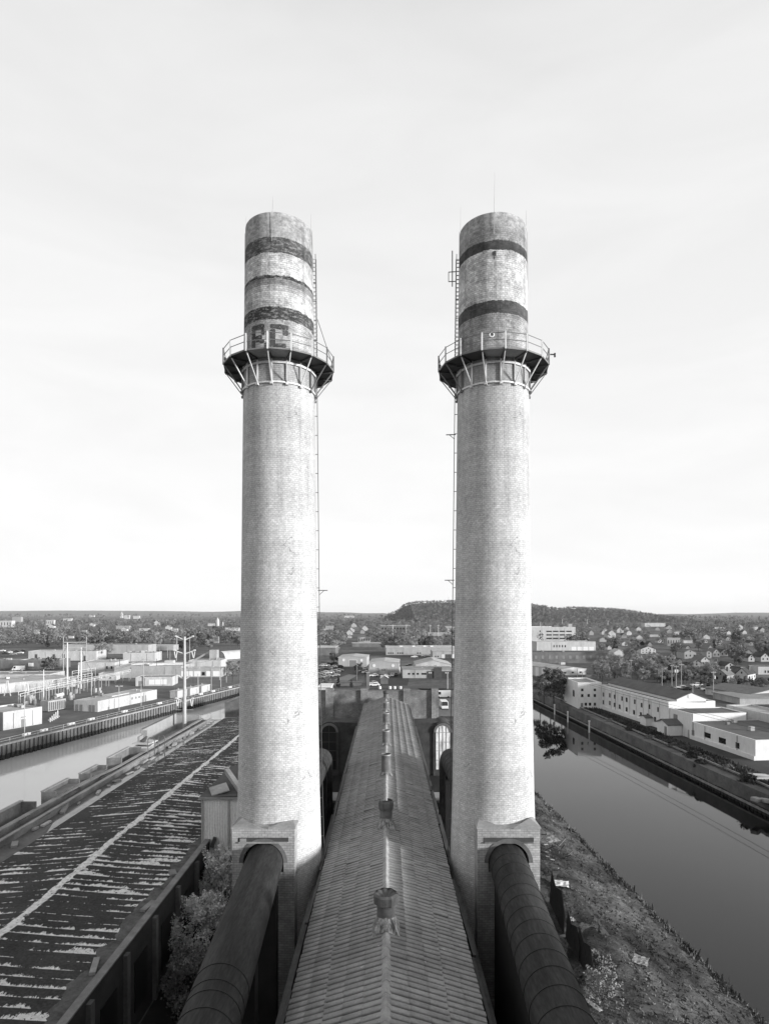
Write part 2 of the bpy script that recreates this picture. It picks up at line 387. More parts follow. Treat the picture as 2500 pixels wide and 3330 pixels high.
def smokestack(side, m, label):
    sx_ = 8.29*side
    root = thing('smokestack', label, 'smokestack', (sx_, STK_Y, G), 0, 'tall brick smokestacks')
    n = 120; zs = []
    z = G-.4
    while z < 62.5: zs.append(z); z += 1.2
    zs.append(62.5)
    prof = [(stack_r(z), z-G) for z in zs]
    mbs = MB(); mbs.lathe(prof + [(2.30,62.5-G),(2.25,60.0-G)], n)
    o = mbs.build('shaft', m, root, smooth=True)
    uvl = o.data.uv_layers.new(name='UVMap')
    for p in o.data.polygons:
        for li in p.loop_indices:
            co = o.data.vertices[o.data.loops[li].vertex_index].co
            a = math.atan2(co.x, -co.y)       # zero towards the camera, seam behind
            uvl.data[li].uv = (a*2.85 + 40, co.z + G)
        us = [uvl.data[li].uv[0] for li in p.loop_indices]
        if max(us)-min(us) > 6:
            for li in p.loop_indices:
                if uvl.data[li].uv[0] < 40: uvl.data[li].uv[0] += 2*PI*2.85
    # iron bands round the shaft
    def at(a, r, z): return Vector((math.sin(a)*r, -math.cos(a)*r, z-G))
    # catwalk
    zt, ri, ro, N = 51.85, 2.76, 4.20, 16
    rot = (0 if side < 0 else R(2.5)) - math.atan2(sx_, STK_Y)*0
    rot += R(-1) if side < 0 else R(-.5)
    A = lambda k: rot + 2*PI*k/N
    deck = MB(); pl = MB()
    for k in range(N):
        tgt = pl if k in (N-1, 0) else deck
        a0, a1 = A(k), A(k+1)
        tgt.extr([at(a0,ri,zt-.1), at(a1,ri,zt-.1), at(a1,ro,zt-.1), at(a0,ro,zt-.1)], (0,0,.1))
    d = deck.build('catwalk', m_dark_steel, root)
    pl.build('floor_plate', m_conc, d)
    kp = MB()
    for k in range(N): kp.bar(at(A(k),ro,zt-.06), at(A(k+1),ro,zt-.05), .05, .11)
    kp.build('edge_channel', m_rail, d)
    rl = MB()
    for k in range(N):
        for h in (.55, 1.06): rl.tube(at(A(k),ro,zt+h), at(A(k+1),ro,zt+h), .028, 6)
    rl.build('handrail', m_rail, d)
    rg = MB()
    for k in range(48): rg.bar(at(2*PI*k/48, 2.80, 49.95), at(2*PI*(k+1)/48, 2.80, 49.95), .08, .13)
    rg.build('clamp_ring', m_pale_steel, d)
    rg = MB()
    for k in range(N): rg.bar(at(A(k), 2.84, 51.4), at(A(k+1), 2.84, 51.4), .06, .16)
    rg.build('clamp_ring', m_pale_steel, d)
    for k in range(N):
        a = A(k)
        pm = m_pale_steel if (k+2) % N < 5 else m_rail  # posts facing the viewer pale, the others dark
        MB().bar(at(a,ro+.02,zt-.15), at(a,ro+.02,zt+1.1), .1).build('post', pm, d)
        MB().bar(at(a,2.86,49.95), at(a,ro,zt-.1), .07).build('brace', pm, d)
        st = MB().bar(at(a,2.82,49.85), at(a,2.82,zt-.1), .11, .1); st.obox(at(a,2.85,49.82), (.2,.2,.14), a)
        st.build('strut', pm, d)
        MB().bar(at(a,2.8,zt-.17), at(a,ro,zt-.17), .1, .14).build('joist', m_dark_steel, d)
    # ladder on the inner side
    la = R(96)*(-side)
    ld = MB()
    tang = Vector((math.cos(la), math.sin(la), 0))
    zz = 14.0
    while zz < 61.0:
        z2 = min(zz+1.5, 61.0)
        for s_ in (-.2, .2):
            ld.tube(at(la, stack_r(zz)+.2, zz)+tang*s_, at(la, stack_r(z2)+.2, z2)+tang*s_, .028, 5)
        ld.bar(at(la, stack_r(zz), zz)+tang*.2, at(la, stack_r(zz)+.2, zz)+tang*.2, .04)
        zz = z2
    lo = ld.build('ladder', m_dark_steel, root)
    rn = MB(); zz = 14.2
    while zz < 61.0: rn.tube(at(la, stack_r(zz)+.2, zz)-tang*.2, at(la, stack_r(zz)+.2, zz)+tang*.2, .018, 4, cap=False); zz += .32
    rn.build('rungs', m_dark_steel, lo)
    cg = MB()
    for i in range(24):       # step irons above the catwalk
        z_ = 53.2 + i*.32; r_ = stack_r(z_)
        cg.path([at(la+.09, r_, z_), at(la+.09, r_+.26, z_), at(la-.09, r_+.26, z_), at(la-.09, r_, z_)], .022, 4)
    cg.build('step_irons', m_steel, lo)
    for z_ in ((34.8,) if side < 0 else (35.6, 47.0)):
        b = MB(); p = at(la, stack_r(z_)+.1, z_); o_ = Vector((math.sin(la), -math.cos(la), 0))
        b.bar(p, p+o_*.75, .06); b.bar(p+o_*.1+Vector((0,0,-.35)), p+o_*.5, .04)
        b.build('bracket', m_dark_steel, root)
    if side > 0:
        b = MB(); p = at(la, stack_r(59.6)+.25, 59.0); o_ = Vector((math.sin(la), -math.cos(la), 0)); h = Vector((0,0,.75))
        b.path([p, p+o_*.55, p+o_*.55+h, p+h], .035, 4); b.tube(at(la,2.62+.5,58.6), at(la,2.62+.5,61.4), .04, 5)
        b.build('bracket', m_dark_steel, root)
        b = MB()
        p = at(R(78), 4.3, zt+.9); b.tube(p, p+Vector((.4,0,0)), .05); b.tube(p+Vector((.36,0,-.2)), p+Vector((.36,0,.1)), .07)
        b.build('lamp', m_dark_steel, root)
        b = MB(); c_ = at(R(-12), 2.72, 53.4)
        for i in range(14):
            f_ = lambda k: c_ + Vector((math.cos(2*PI*k/14)*.16, -.04, math.sin(2*PI*k/14)*.16))
            b.tube(f_(i), f_(i+1), .045, 5)
        b.build('life_ring', m_white, root)
    else:
        b = MB().tube(at(la*.86, ro, zt+.3), at(la, 2.95, 56.0), .03, 4).build('stay_wire', m_dark_steel, root)
    # lightning rods and their down leads
    for a_, hh, zl in ((R(-1),1.15,60.3),(R(-88),1.3,58),(R(80),1.3,56)) if side < 0 else ((R(-8),2.9,61.3),(R(-84),1.9,60),(R(84),1.7,58)):
        b = MB(); r_ = 2.60
        b.tube(at(a_, r_-.05, 62.3), at(a_+R(1), r_-.05, 62.5+hh), .022, 5, .008)
        b.path([at(a_, r_+.04, 62.5), at(a_, stack_r(60)+.05, 60.8), at(a_-R(1), stack_r(zl)+.03, zl)], .018, 4)
        b.build('lightning_rod', m_galv, root)
    return root

stackA = smokestack(-1, m_stackA, 'left brick smokestack with rough dark bands and black graffiti above its railed catwalk')
stackB = smokestack(1, m_stackB, 'right brick smokestack with two smooth dark rings and a tall lightning rod')
def patch(rects, r_add=.012):
    g = MB()
    for x0, x1, z0, z1 in rects:
        n = 8
        for i in range(n):
            xa, xb = x0+(x1-x0)*i/n, x0+(x1-x0)*(i+1)/n; j0, j1 = (.05 if i == 0 else 0)+.02*math.sin(xa*9+z0*7), (.05 if i == n-1 else 0)+.02*math.sin(xb*9+z0*7)
            pts = []
            for x, z in ((xa,z0+j0),(xb,z0+j1),(xb,z1-j1),(xa,z1-j0)):
                r = stack_r(z)+r_add; a = math.asin(x/r); pts.append((math.sin(a)*r, -math.cos(a)*r, z-G))
            g.poly(pts)
    return g
g = patch([(-1.66,-.6,53.86,54.25),(-1.66,-1.33,52.5,53.86),(-.86,-.6,53.45,53.86),(-1.33,-.8,53.12,53.45),(-1.33,-1.0,52.95,53.12),(-1.0,-.62,52.85,53.05),(-.62,-.3,52.5,52.85)])
g.build('graffiti', m_graf, stackA)
g = patch([(-.19,1.1,53.82,54.2),(-.19,.2,52.5,53.82),(.72,1.1,53.42,53.82),(.2,.95,52.5,52.8)])
g.build('graffiti', m_graf, stackA)
# broken-out hole in the right stack
patch([(-.5,-.22,59.25,59.6),(-.42,-.3,59.0,59.25)], .01).build('missing_bricks', m_graf, stackB)

# ------------------------------------------------------------------ flue housings in front of the stacks and the ducts that enter them
def brick_mat(name, c, row=.2, width=.45, contrast=.5, dirt=.25, zfade=None):
    t = NT(name); p = t.pos(); s = t.sep(p)
    cmb = t.new('ShaderNodeCombineXYZ'); t.l.new(t.math('ADD', s[0], s[1]), cmb.inputs[0]); t.l.new(s[2], cmb.inputs[1])
    br = t.new('ShaderNodeTexBrick'); t.l.new(cmb.outputs[0], br.inputs[0])
    br.inputs['Color1'].default_value = (1.1,)*3+(1,); br.inputs['Color2'].default_value = (.85,)*3+(1,); br.inputs['Mortar'].default_value = (contrast,)*3+(1,)
    br.inputs['Scale'].default_value = 1; br.inputs['Mortar Size'].default_value = .02; br.inputs['Brick Width'].default_value = width; br.inputs['Row Height'].default_value = row
    a = t.rng(t.noise(p, .35, 5, .65), .3, .7, 1-dirt, 1+dirt); b = t.rng(t.noise(p, 3, 4), .3, .7, .86, 1.14)
    d = t.rng(t.noise(p, .8, 4, .6, (1, 1, .15)), .3, .7, .85, 1.12)
    t.color(t.math('MULTIPLY', t.math('MULTIPLY', br.outputs[0], c), t.math('MULTIPLY', d, t.math('MULTIPLY', a, b))))
    t.b.inputs['Roughness'].default_value = .92; t.b.inputs['Specular IOR Level'].default_value = .15
    t.bump(br.outputs[0], .3, .02)
    return t.m
m_housing = brick_mat('pale_brick', .36, .17, .4, .65)
m_duct = mat('duct_plate', .03, .75, .65, .8, .35, 4, stretch=(1.6, .25, 1), fine=.35, spec=.2)
m_shade_black = mat('shade_black', .015, .95, .3, 1)  # shade below the ducts put into the colour
m_duct_seam = mat('duct_seam', .022, .7, .3, 1)
DUCT_Z, DUCT_R = 15.3, 1.32
def housing(side, label):
    cx = 8.7*side; y0 = 42.0
    root = thing('flue_housing', label, 'flue housing', (cx, y0, G), 0, 'brick flue housings at the smokestack feet')
    w = 2.22; top = 17.7; y1 = 44.4
    # front with an arched opening: outline as polygon strip
    mb = MB(); ra = DUCT_R+.12; n = 20
    arc = [(ra*math.cos(PI*i/n), DUCT_Z+ra*math.sin(PI*i/n)) for i in range(n+1)]
    outer = []
    for x, z in arc:
        outer.append((max(-w, min(w, x*w/ra)), top))
    for (x0,z0),(x1,z1),(X0,Z0),(X1,Z1) in zip(arc, arc[1:], outer, outer[1:]):
        mb.poly([(x0,0,z0-G),(X0,0,Z0-G),(X1,0,Z1-G),(x1,0,z1-G)])
        mb.poly([(x0,0,z0-G),(x1,0,z1-G),(x1,1.6,z1-G),(x0,1.6,z0-G)])
    for s_ in (-1, 1):
        mb.poly([(s_*ra,0,0),(s_*w,0,0),(s_*w,0,top-G),(s_*ra,0,DUCT_Z-G)])
        mb.poly([(s_*ra,0,0),(s_*ra,1.6,0),(s_*ra,1.6,DUCT_Z-G),(s_*ra,0,DUCT_Z-G)])
        mb.poly([(s_*w,0,0),(s_*w,y1-y0,0),(s_*w,y1-y0,top-G),(s_*w,0,top-G)])
    mb.poly([(-ra,.03,0),(ra,.03,0),(ra,.03,DUCT_Z-.7-G),(-ra,.03,DUCT_Z-.7-G)])
    mb.poly([(-w,1.6,0),(w,1.6,0),(w,1.6,top-G),(-w,1.6,top-G)])
    mb.poly([(-w,0,top-G),(w,0,top-G),(w,y1-y0,top-G),(-w,y1-y0,top-G)])
    mb.build('wall', m_housing, root)
    ring = MB()
    for i in range(n):
        a0, a1 = PI*i/n, PI*(i+1)/n
        for r0, r1, y in ((ra, ra+.28, -.05),):
            ring.extr([(r0*math.cos(a0),y,DUCT_Z-G+r0*math.sin(a0)),(r1*math.cos(a0),y,DUCT_Z-G+r1*math.sin(a0)),(r1*math.cos(a1),y,DUCT_Z-G+r1*math.sin(a1)),(r0*math.cos(a1),y,DUCT_Z-G+r0*math.sin(a1))], (0,.08,0))
    ring.build('arch_ring', m_conc_dark, root)
    # sloping cement corners up against the round shaft
    cp = MB()
    for s_ in (-1, 1):
        a = Vector((s_*(w+.06), -.06, top-G)); b = Vector((s_*.35, -.06, top-G)); c = Vector((s_*(w+.06), 2.2, top-G)); d = Vector((s_*1.85, 1.5, top-G+.26))
        up = Vector((0,0,.1))
        cp.add([a, b, c, a+up, b+up, c+up, d], [(0,1,4,3),(0,3,5,2),(3,4,6),(3,6,5),(4,1,6),(1,2,6),(2,5,6)])
    cp.build('cement_cap', m_conc, root)
    sl = MB().box(-1.78,1.78,-.02,.0,16.78-G,17.08-G); sl.build('slot', m_dark_steel, root)
    bm_ = MB().box(-1.72,1.72,-.13,.0-.021,16.70-G,16.79-G)
    if side < 0: bm_.box(-1.65,-1.2,-.08,-.03,16.8-G,17.02-G)
    bm_.build('lintel', m_conc if side < 0 else m_conc_dark, root)
    return root
housing(-1, 'brick flue housing with a pale cracked ledge on the left smokestack foot')
housing(1, 'brick flue housing with a dark unbroken slot on the right smokestack foot')

def duct(side, name, y0, y1, x0, x1, rings, label, end=False):
    """y0 near, y1 far"""
    root = thing(name, label, 'flue duct', (x1, y1, DUCT_Z), 0, 'round steel flue ducts')
    n = 40; L = y1-y0; dx = x0-x1
    prof_ = MB(); segs = 40
    vs = []
    for k in range(segs+1):
        t_ = k/segs
        for i in range(n):
            a = 2*PI*i/n; vs.append((dx*t_ + DUCT_R*math.cos(a), -L*t_, DUCT_R*math.sin(a)))
    fs = [(k*n+i, k*n+(i+1)%n, (k+1)*n+(i+1)%n, (k+1)*n+i) for k in range(segs) for i in range(n)]
    fs += [tuple(range(n)), tuple(range(segs*n, segs*n+n))[::-1]]
    prof_.add(vs, fs).build('duct_shell', m_duct, root, smooth=True)
    for y in rings:
        t_ = (y1-y)/L; mbx = MB()
        for i in range(n):
            a0, a1 = 2*PI*i/n, 2*PI*(i+1)/n; rr = DUCT_R+.012
            mbx.bar((dx*t_+rr*math.cos(a0), -L*t_, rr*math.sin(a0)), (dx*t_+rr*math.cos(a1), -L*t_, rr*math.sin(a1)), .05, .03)
        mbx.build('seam_ring', m_duct_seam, root)
    y = y1-3
    if side > 0 and not name == 'x' and L > 30:
        MB().add([(-1.05,-1.5,G-DUCT_Z),(1.05,-1.5,G-DUCT_Z),(1.05+dx,-L,G-DUCT_Z),(-1.05+dx,-L,G-DUCT_Z),(-1.05,-1.5,-.9),(1.05,-1.5,-.9),(1.05+dx,-L,-.9),(-1.05+dx,-L,-.9)], [(0,3,2,1),(4,5,6,7),(0,1,5,4),(1,2,6,5),(2,3,7,6),(3,0,4,7)]).build('shade_wall', m_shade_black, root); y = y0  # unseen wall added to keep the sun off the right housing front
    while y > y0+1:
        t_ = (y1-y)/L; MB().box(dx*t_-1.1, dx*t_+1.1, -L*t_-.4, -L*t_+.4, G-DUCT_Z, -DUCT_R+.25).build('support', m_shade_black, root); y -= 9
    return root
duct(-1, 'flue_duct', 9, 43.4, -6.55, -8.72, [27.7,26.5,25.75,24.6,23.2], 'smooth dark flue duct running from the left flue housing towards the viewer')
duct(1, 'flue_duct', 9, 43.4, 6.55, 8.72, [40.4,38.9,37.4,35.9,34.5,33.1,31.7,30.3,28.9,27.5,26.1,24.7,23.3], 'ribbed dark flue duct with many seam rings left of the grass bank')
def far_duct(side, label):
    root = duct(side, 'flue_duct', 49.5, 71.5, 8.3*side, 7.9*side, [52+1.6*i for i in range(12)], label)
    mb = MB(); n = 28; vs = []; k_ = 9
    for k in range(k_+1):
        a = PI/2*k/k_
        for i in range(n):
            b = 2*PI*i/n; rad = 1.6+DUCT_R*math.sin(b)
            vs.append((DUCT_R*math.cos(b), rad*math.sin(a), -1.6+rad*math.cos(a)))
    for i in range(n): b = 2*PI*i/n; vs.append((DUCT_R*math.cos(b), 1.6+DUCT_R*math.sin(b), -12))
    fs = [(k*n+i, k*n+(i+1)%n, (k+1)*n+(i+1)%n, (k+1)*n+i) for k in range(k_+1) for i in range(n)]
    mb.add(vs, fs).build('elbow', m_duct, root, smooth=True)
far_duct(-1, 'short dark flue duct behind the left smokestack, bending down before the dark arched window')
far_duct(1, 'short dark flue duct behind the right smokestack, bending down before the white arched window')

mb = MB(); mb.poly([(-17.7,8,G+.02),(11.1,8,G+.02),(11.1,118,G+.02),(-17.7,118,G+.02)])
structure(mb.build('alley_shade', mat('alley_shade_paint', .018, .95, .4, .3, .3)))  # dark sheet: shade of the narrow gaps put into its colour
# ------------------------------------------------------------------ boiler hall under the long tiled roof
RZ, EZ, EX = 15.8, 14.2, 4.6
HY0, HY1 = 9.2, 122.0
def tile_mat():
    t = NT('cement_tiles'); p = t.pos(); s = t.sep(p)
    a = t.rng(t.noise(p, .12, 5, .6), .3, .7, .8, 1.2); b = t.rng(t.noise(p, 1.2, 5, .65), .3, .7, .82, 1.18); c = t.rng(t.noise(p, 9, 4, .6), .3, .7, .86, 1.14)
    # each course and each tile has its own tone
    fl = t.new('ShaderNodeVectorMath', operation='FLOOR'); mpn = t.new('ShaderNodeMapping'); mpn.inputs['Scale'].default_value = (1/1.02, 1/.42, 0); t.l.new(p, mpn.inputs[0]); t.l.new(mpn.outputs[0], fl.inputs[0])
    wn_ = t.new('ShaderNodeTexWhiteNoise'); t.l.new(fl.outputs[0], wn_.inputs[0])
    tone = t.rng(wn_.outputs[0], 0, 1, .88, 1.12)
    v = t.math('MULTIPLY', t.math('MULTIPLY', a, b), t.math('MULTIPLY', t.math('MULTIPLY', c, tone), .275))
    # white droppings in sparse spots drawn out down the slope
    w = t.noise(p, 3.2, 2, .5, (.6, 1.4, 1)); sp = t.math('MULTIPLY', t.math('GREATER_THAN', w, .75), t.math('GREATER_THAN', t.noise(p, .35, 2), .5))
    v = t.mix(sp, v, .62)
    at_ = t.new('ShaderNodeAttribute'); at_.attribute_name = 'groove_shade'      # shade of the joints put into the colour
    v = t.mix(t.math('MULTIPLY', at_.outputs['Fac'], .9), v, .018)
    t.color(v); t.b.inputs['Roughness'].default_value = .8; t.b.inputs['Specular IOR Level'].default_value = .3
    t.bump(t.noise(p, 14, 3), .2, .02)
    return t.m
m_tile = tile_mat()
m_hallwall = brick_mat('dark_hall_brick', .06, .2, .45, .6, .4)
hall = thing('boiler_hall', 'long boiler hall with ribbed tile roof and ridge vents between the two smokestacks', 'industrial hall', (0, HY0, G))
mb = MB(); mb.box(-3.9,3.9,HY0,HY1,G-.2,EZ-.25); mb.extr([(-3.9,HY1-.3,EZ-.25),(3.9,HY1-.3,EZ-.25),(0,HY1-.3,RZ-.15)], (0,.3,0))
mb.build('wall', m_hallwall, hall, world=True)
sl_len = math.hypot(EX, RZ-EZ); dn = Vector((EX, 0, EZ-RZ)).normalized()
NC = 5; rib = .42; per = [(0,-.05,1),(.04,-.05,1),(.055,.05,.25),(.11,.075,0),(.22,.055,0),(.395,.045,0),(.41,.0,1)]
for side in (-1, 1):
    V, Fq, GR = [], [], []
    d = Vector((dn.x*side, 0, dn.z)); nrm = Vector((-dn.z*side, 0, dn.x))
    nr = int((HY1-HY0)/rib)
    for c in range(NC):
        s0 = .16 + (sl_len-.16)*c/NC - (.06 if c else 0); s1 = .16 + (sl_len-.16)*(c+1)/NC
        off = [0,.09,.15,.06,.13][c] + (.05 if side < 0 else 0)
        base = len(V); rows = []
        for k in range(nr):
            jit = random.uniform(-.014, .016) + (random.uniform(.03,.06) if random.random() < .02 else 0); lowj = random.uniform(-.03, .03)
            for py, ph, gv in per:
                y = HY0 + k*rib + py + off
                p0 = Vector((0,y,RZ)) + d*s0 + nrm*(ph*.9 + .005 + jit*.5)
                p1 = Vector((0,y,RZ)) + d*(s1+lowj) + nrm*(ph + .045 + jit)
                p2 = Vector((0,y,RZ)) + d*(s1+lowj) + nrm*(-.01)
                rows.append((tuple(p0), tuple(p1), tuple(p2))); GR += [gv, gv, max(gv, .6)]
        for r_ in rows: V += r_
        m_ = len(rows)
        for i in range(m_-1):
            a = base+3*i
            Fq.append((a, a+1, a+4, a+3) if side < 0 else (a, a+3, a+4, a+1)); Fq.append((a+1, a+2, a+5, a+4))
    inv = np.array([0, HY0, G])
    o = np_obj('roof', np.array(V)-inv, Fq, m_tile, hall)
    at_ = o.data.attributes.new('groove_shade', 'FLOAT', 'POINT'); at_.data.foreach_set('value', GR)
# ridge cap of overlapping half-round tiles
mb = MB(); y = HY0
while y < HY1-.2:
    r0 = .17 + random.uniform(-.008,.01); x_ = random.uniform(-.015,.015); vs = []
    n = 8
    for yy, rr in ((y, r0+.03), (y+.98, r0)):
        for px_, pz_ in ((-1.25,-.45),(-1.2,-.2),(-.12,.62),(.12,.62),(1.2,-.2),(1.25,-.45)): vs.append((x_+rr*px_, yy, RZ+rr*pz_))
    mb.add(vs, [(i, i+1, 7+i, 6+i) for i in range(5)] + [tuple(range(6))])
    y += .92
m_ridge = mat('ridge_tile', .33, .85, .25, 1.2, .2)
mb.build('ridge_cap', m_ridge, hall, world=True)
# eaves: gutters, loose timbers and a coping wall
for side in (-1, 1):
    y = HY0
    while y < HY1-3:
        L = random.uniform(6, 11); j = random.uniform(-.08,.08)
        if random.random() < .8: MB().bar((side*(EX+.28+j), y, EZ-.42+random.uniform(-.1,.05)), (side*(EX+.28-j), min(y+L,HY1), EZ-.42), .18, .14).build('gutter', m_dark_steel, hall, world=True)
        y += L+.2
    wl = MB(); wl.box(min(side*5.15,side*5.5), max(side*5.15,side*5.5), 26, 60, G, 12.6); wl.box(min(side*5.2,side*5.5), max(side*5.2,side*5.5), 62, 108, G, 12.4)
    wl.build('side_wall', m_conc_dark, hall, world=True)
# barge flashing at the far gable
mb = MB()
for side in (-1, 1):
    p = 0
    for i in range(9):
        a, b = i/9, (i+1)/9; j = random.uniform(.02,.14)
        mb.bar((side*EX*a, HY1+.1, RZ+(EZ-RZ)*a+j), (side*EX*b, HY1+.1, RZ+(EZ-RZ)*b+j*.6), .28, .12)
mb.build('flashing', m_conc, hall, world=True)
# seven ridge vents
m_ventA = mat('vent_plate', .13, .7, .35, 2, .2)
def foil_mat():
    t = NT('dull_flashing'); p = t.pos(); n1 = t.noise(p, 5, 4, .7, (1, 1, .4))
    t.color(t.rng(n1, .4, .7, .07, .5)); t.b.inputs['Roughness'].default_value = .35; t.b.inputs['Metallic'].default_value = .25
    t.bump(t.noise(p, 6, 3), .5, .05); return t.m
m_foil = foil_mat(); m_foil2 = mat('old_flashing', .16, .6, .5, 3, .3)
VENT_Y = [32.5, 48.0, 63.4, 77.6, 92.0, 105.5, 119.0]
for k, vy in enumerate(VENT_Y):
    h = [1.75,1.85,2.15,1.9,1.75,1.4,1.5][k]; r = .5
    mb = MB(); n = 28
    tilt = random.uniform(-.03,.03)
    prof = [(r+.06,RZ-.25),(r,RZ+.5),(r,RZ+h)]
    for (r0,z0),(r1,z1) in zip(prof, prof[1:]):
        mb.add([(r0*math.cos(2*PI*i/n), vy+r0*math.sin(2*PI*i/n), z0) for i in range(n)] + [(r1*math.cos(2*PI*i/n), vy+r1*math.sin(2*PI*i/n), z1) for i in range(n)], [(i,(i+1)%n,n+(i+1)%n,n+i) for i in range(n)])
    # inner wall and dark throat
    mb.add([(r*math.cos(2*PI*i/n), vy+r*math.sin(2*PI*i/n), RZ+h) for i in range(n)] + [((r-.05)*math.cos(2*PI*i/n), vy+(r-.05)*math.sin(2*PI*i/n), RZ+h-.35) for i in range(n)], [(i,(i+1)%n,n+(i+1)%n,n+i) for i in range(n)] + [tuple(range(n,2*n))])
    vent = mb.build('roof_vent', m_ventA, hall, world=True, smooth=True)
    if k != 6: MB().lathe([(r-.06,RZ+h-.33),(.05,RZ+h-.33)], 20, (0,vy), True).build('throat', mat('throat_black', .004, 1, .1, 1), vent).location = (0,0,0)
    # saddle flashing
    fl = MB(); zb = lambda x: RZ - abs(x)*(RZ-EZ)/EX + .07
    w, l = (.74, .72) if k < 2 else (.7, .56)
    for s_ in (-1, 1):
        ring = [(s_*r*.98*math.sin(PI*i/6), vy - r*.98*math.cos(PI*i/6), RZ+(.75 if k < 2 else .42)-.1*math.sin(PI*i/6)) for i in range(7)]
        base = [(0,vy-l-.05,RZ+.14),(s_*w*.55,vy-l,zb(w*.55)),(s_*w,vy-l-.08,zb(w)-.02),(s_*(w+.03),vy,zb(w)),(s_*w,vy+l,zb(w)-.02),(s_*w*.5,vy+l,zb(w*.5)),(0,vy+l,RZ+.14)]
        fl.add(ring+base, [(i,i+1,8+i,7+i) for i in range(6)])
    fl.build('flashing', m_foil if k < 2 else m_foil2, vent)
    # battered caps and bands
    cp = MB()
    if k in (0, 1):
        r1 = .66 if k == 0 else .58
        keep = lambda i: k == 0 or not (i in (6,7,8,9,10))
        pr = [(r+.01,RZ+h-.5),(r1,RZ+h-.4),(r1*1.02,RZ+h+.02),(r1*.85,RZ+h+.12)] if k == 0 else [(r+.01,RZ+h-.6),(r1,RZ+h-.35),(r1,RZ+h+.05),(r1*.86,RZ+h+.2)]
        for (r0,z0),(r2,z1) in zip(pr, pr[1:]):
            for i in range(n):
                if not keep(i) and z1 > RZ+h: continue
                j = lambda q: .03*math.sin(q*1.7+k)+.02*math.sin(q*3.1)
                cp.poly([((r0+j(i))*math.cos(2*PI*i/n), vy+(r0+j(i))*math.sin(2*PI*i/n), z0),((r0+j(i+1))*math.cos(2*PI*(i+1)/n), vy+(r0+j(i+1))*math.sin(2*PI*(i+1)/n), z0),((r2+j(i+1))*math.cos(2*PI*(i+1)/n), vy+(r2+j(i+1))*math.sin(2*PI*(i+1)/n), z1),((r2+j(i))*math.cos(2*PI*i/n), vy+(r2+j(i))*math.sin(2*PI*i/n), z1)])
        if k == 0:
            for i in [q_ for q_ in range(28) if q_ not in (15,16,17)]: # dented lid, torn at one side
                a0, a1 = 2*PI*i/n, 2*PI*(i+1)/n
                cp.poly([(.57*math.cos(a0), vy+.57*math.sin(a0), RZ+h+.06+.05*math.sin(i*1.9)),(.57*math.cos(a1), vy+.57*math.sin(a1), RZ+h+.06+.05*math.sin(i*1.9+1.9)),(.02, vy-.1, RZ+h-.22)])
        cp.build('vent_cap', m_rust, vent)
    elif k == 6:
        cp.lathe([(r+.02,RZ+h-.5),(.62,RZ+h-.3),(.6,RZ+h+.1),(.1,RZ+h+.3)], 20, (0,vy)); cp.build('vent_cap', m_dark_steel, vent)
    else:
        cp.lathe([(r+.03,RZ+h-.12),(r+.03,RZ+h-.02)], n, (0,vy), False); cp.build('rim_band', m_galv, vent)
# vents were built in world space under the hall: their children share that space
for o in list(hall.children):
    if o.name.startswith('roof_vent'):
        for c in o.children: c.location = (0, -HY0, -G)

# ------------------------------------------------------------------ annex blocks with arched windows beside the far end of the hall
def annex(side, label):
    xa, xb = 4.95*side, 12.6*side
    root = thing('arched_annex', label, 'annex', (8.8*side, 108, G))
    mb = MB(); mb.box(min(xa,xb), max(xa,xb), 108, 112.5, G-.2, 12.6)
    wx = 10.35*side; rr = 1.75; n = 16
    mb.extr([(wx+rr*math.cos(PI*i/n), 107.7, 11.5+rr*math.sin(PI*i/n)) for i in range(n+1)] + [(wx-rr,107.7,G-.2),(wx+rr,107.7,G-.2)], (0,5.1,0))
    # shoulder sloping from the arch to the hall
    mb.extr([(wx-side*rr*.4, 108.2, 13.1),(xa,108.2,13.0),(xa,108.2,12.5),(wx-side*rr*.4,108.2,12.5)], (0,4.1,0))
    mb.build('wall', m_soot, root, world=True)
    r1 = 1.27
    gl = MB(); gl.extr([(wx+r1*math.cos(PI*i/n), 107.62, 11.35+r1*math.sin(PI*i/n)) for i in range(n+1)] + [(wx-r1,107.62,4.6),(wx+r1,107.62,4.6)], (0,.06,0))
    mg = mat('black_opening', .006, .6, .3, 1) if side < 0 else pane_sky()
    w = gl.build('window', mg, root, world=True)
    fr = MB()
    for z in (11.35, 9.6, 8.0, 6.3): fr.box(wx-r1, wx+r1, 107.55, 107.615, z-.04, z+.04)
    for x in ((0,) if side < 0 else (-.62,0,.62)): fr.box(wx+x-.035, wx+x+.035, 107.54, 107.615, 4.6, 12.5 if x == 0 else 12.3)
    fr = fr.build('frame', m_dark_steel if side < 0 else m_galv, w); fr.location = -root.location
    sr = MB()
    for i in range(n):
        a0, a1 = PI*i/n, PI*(i+1)/n
        sr.extr([(wx+r1*math.cos(a0),107.5,11.35+r1*math.sin(a0)),(wx+(r1+.4)*math.cos(a0),107.5,11.35+(r1+.4)*math.sin(a0)),(wx+(r1+.4)*math.cos(a1),107.5,11.35+(r1+.4)*math.sin(a1)),(wx+r1*math.cos(a1),107.5,11.35+r1*math.sin(a1))], (0,.2,0))
    sr.build('arch_ring', m_conc_dark, root, world=True)
def pane_sky():
    t = NT('sky_bright_panes'); p = t.pos()
    a = t.noise(p, 1.6, 5, .7, (1, 1, .25)); t.color(t.rng(a, .35, .6, .35, .85)); t.b.inputs['Roughness'].default_value = .5  # sky reflected in the glass is put into the pane colour
    return t.m
annex(-1, 'sooty annex with a black arched window left of the long tiled roof')
annex(1, 'sooty annex with an arched window painted sky-bright right of the long tiled roof')

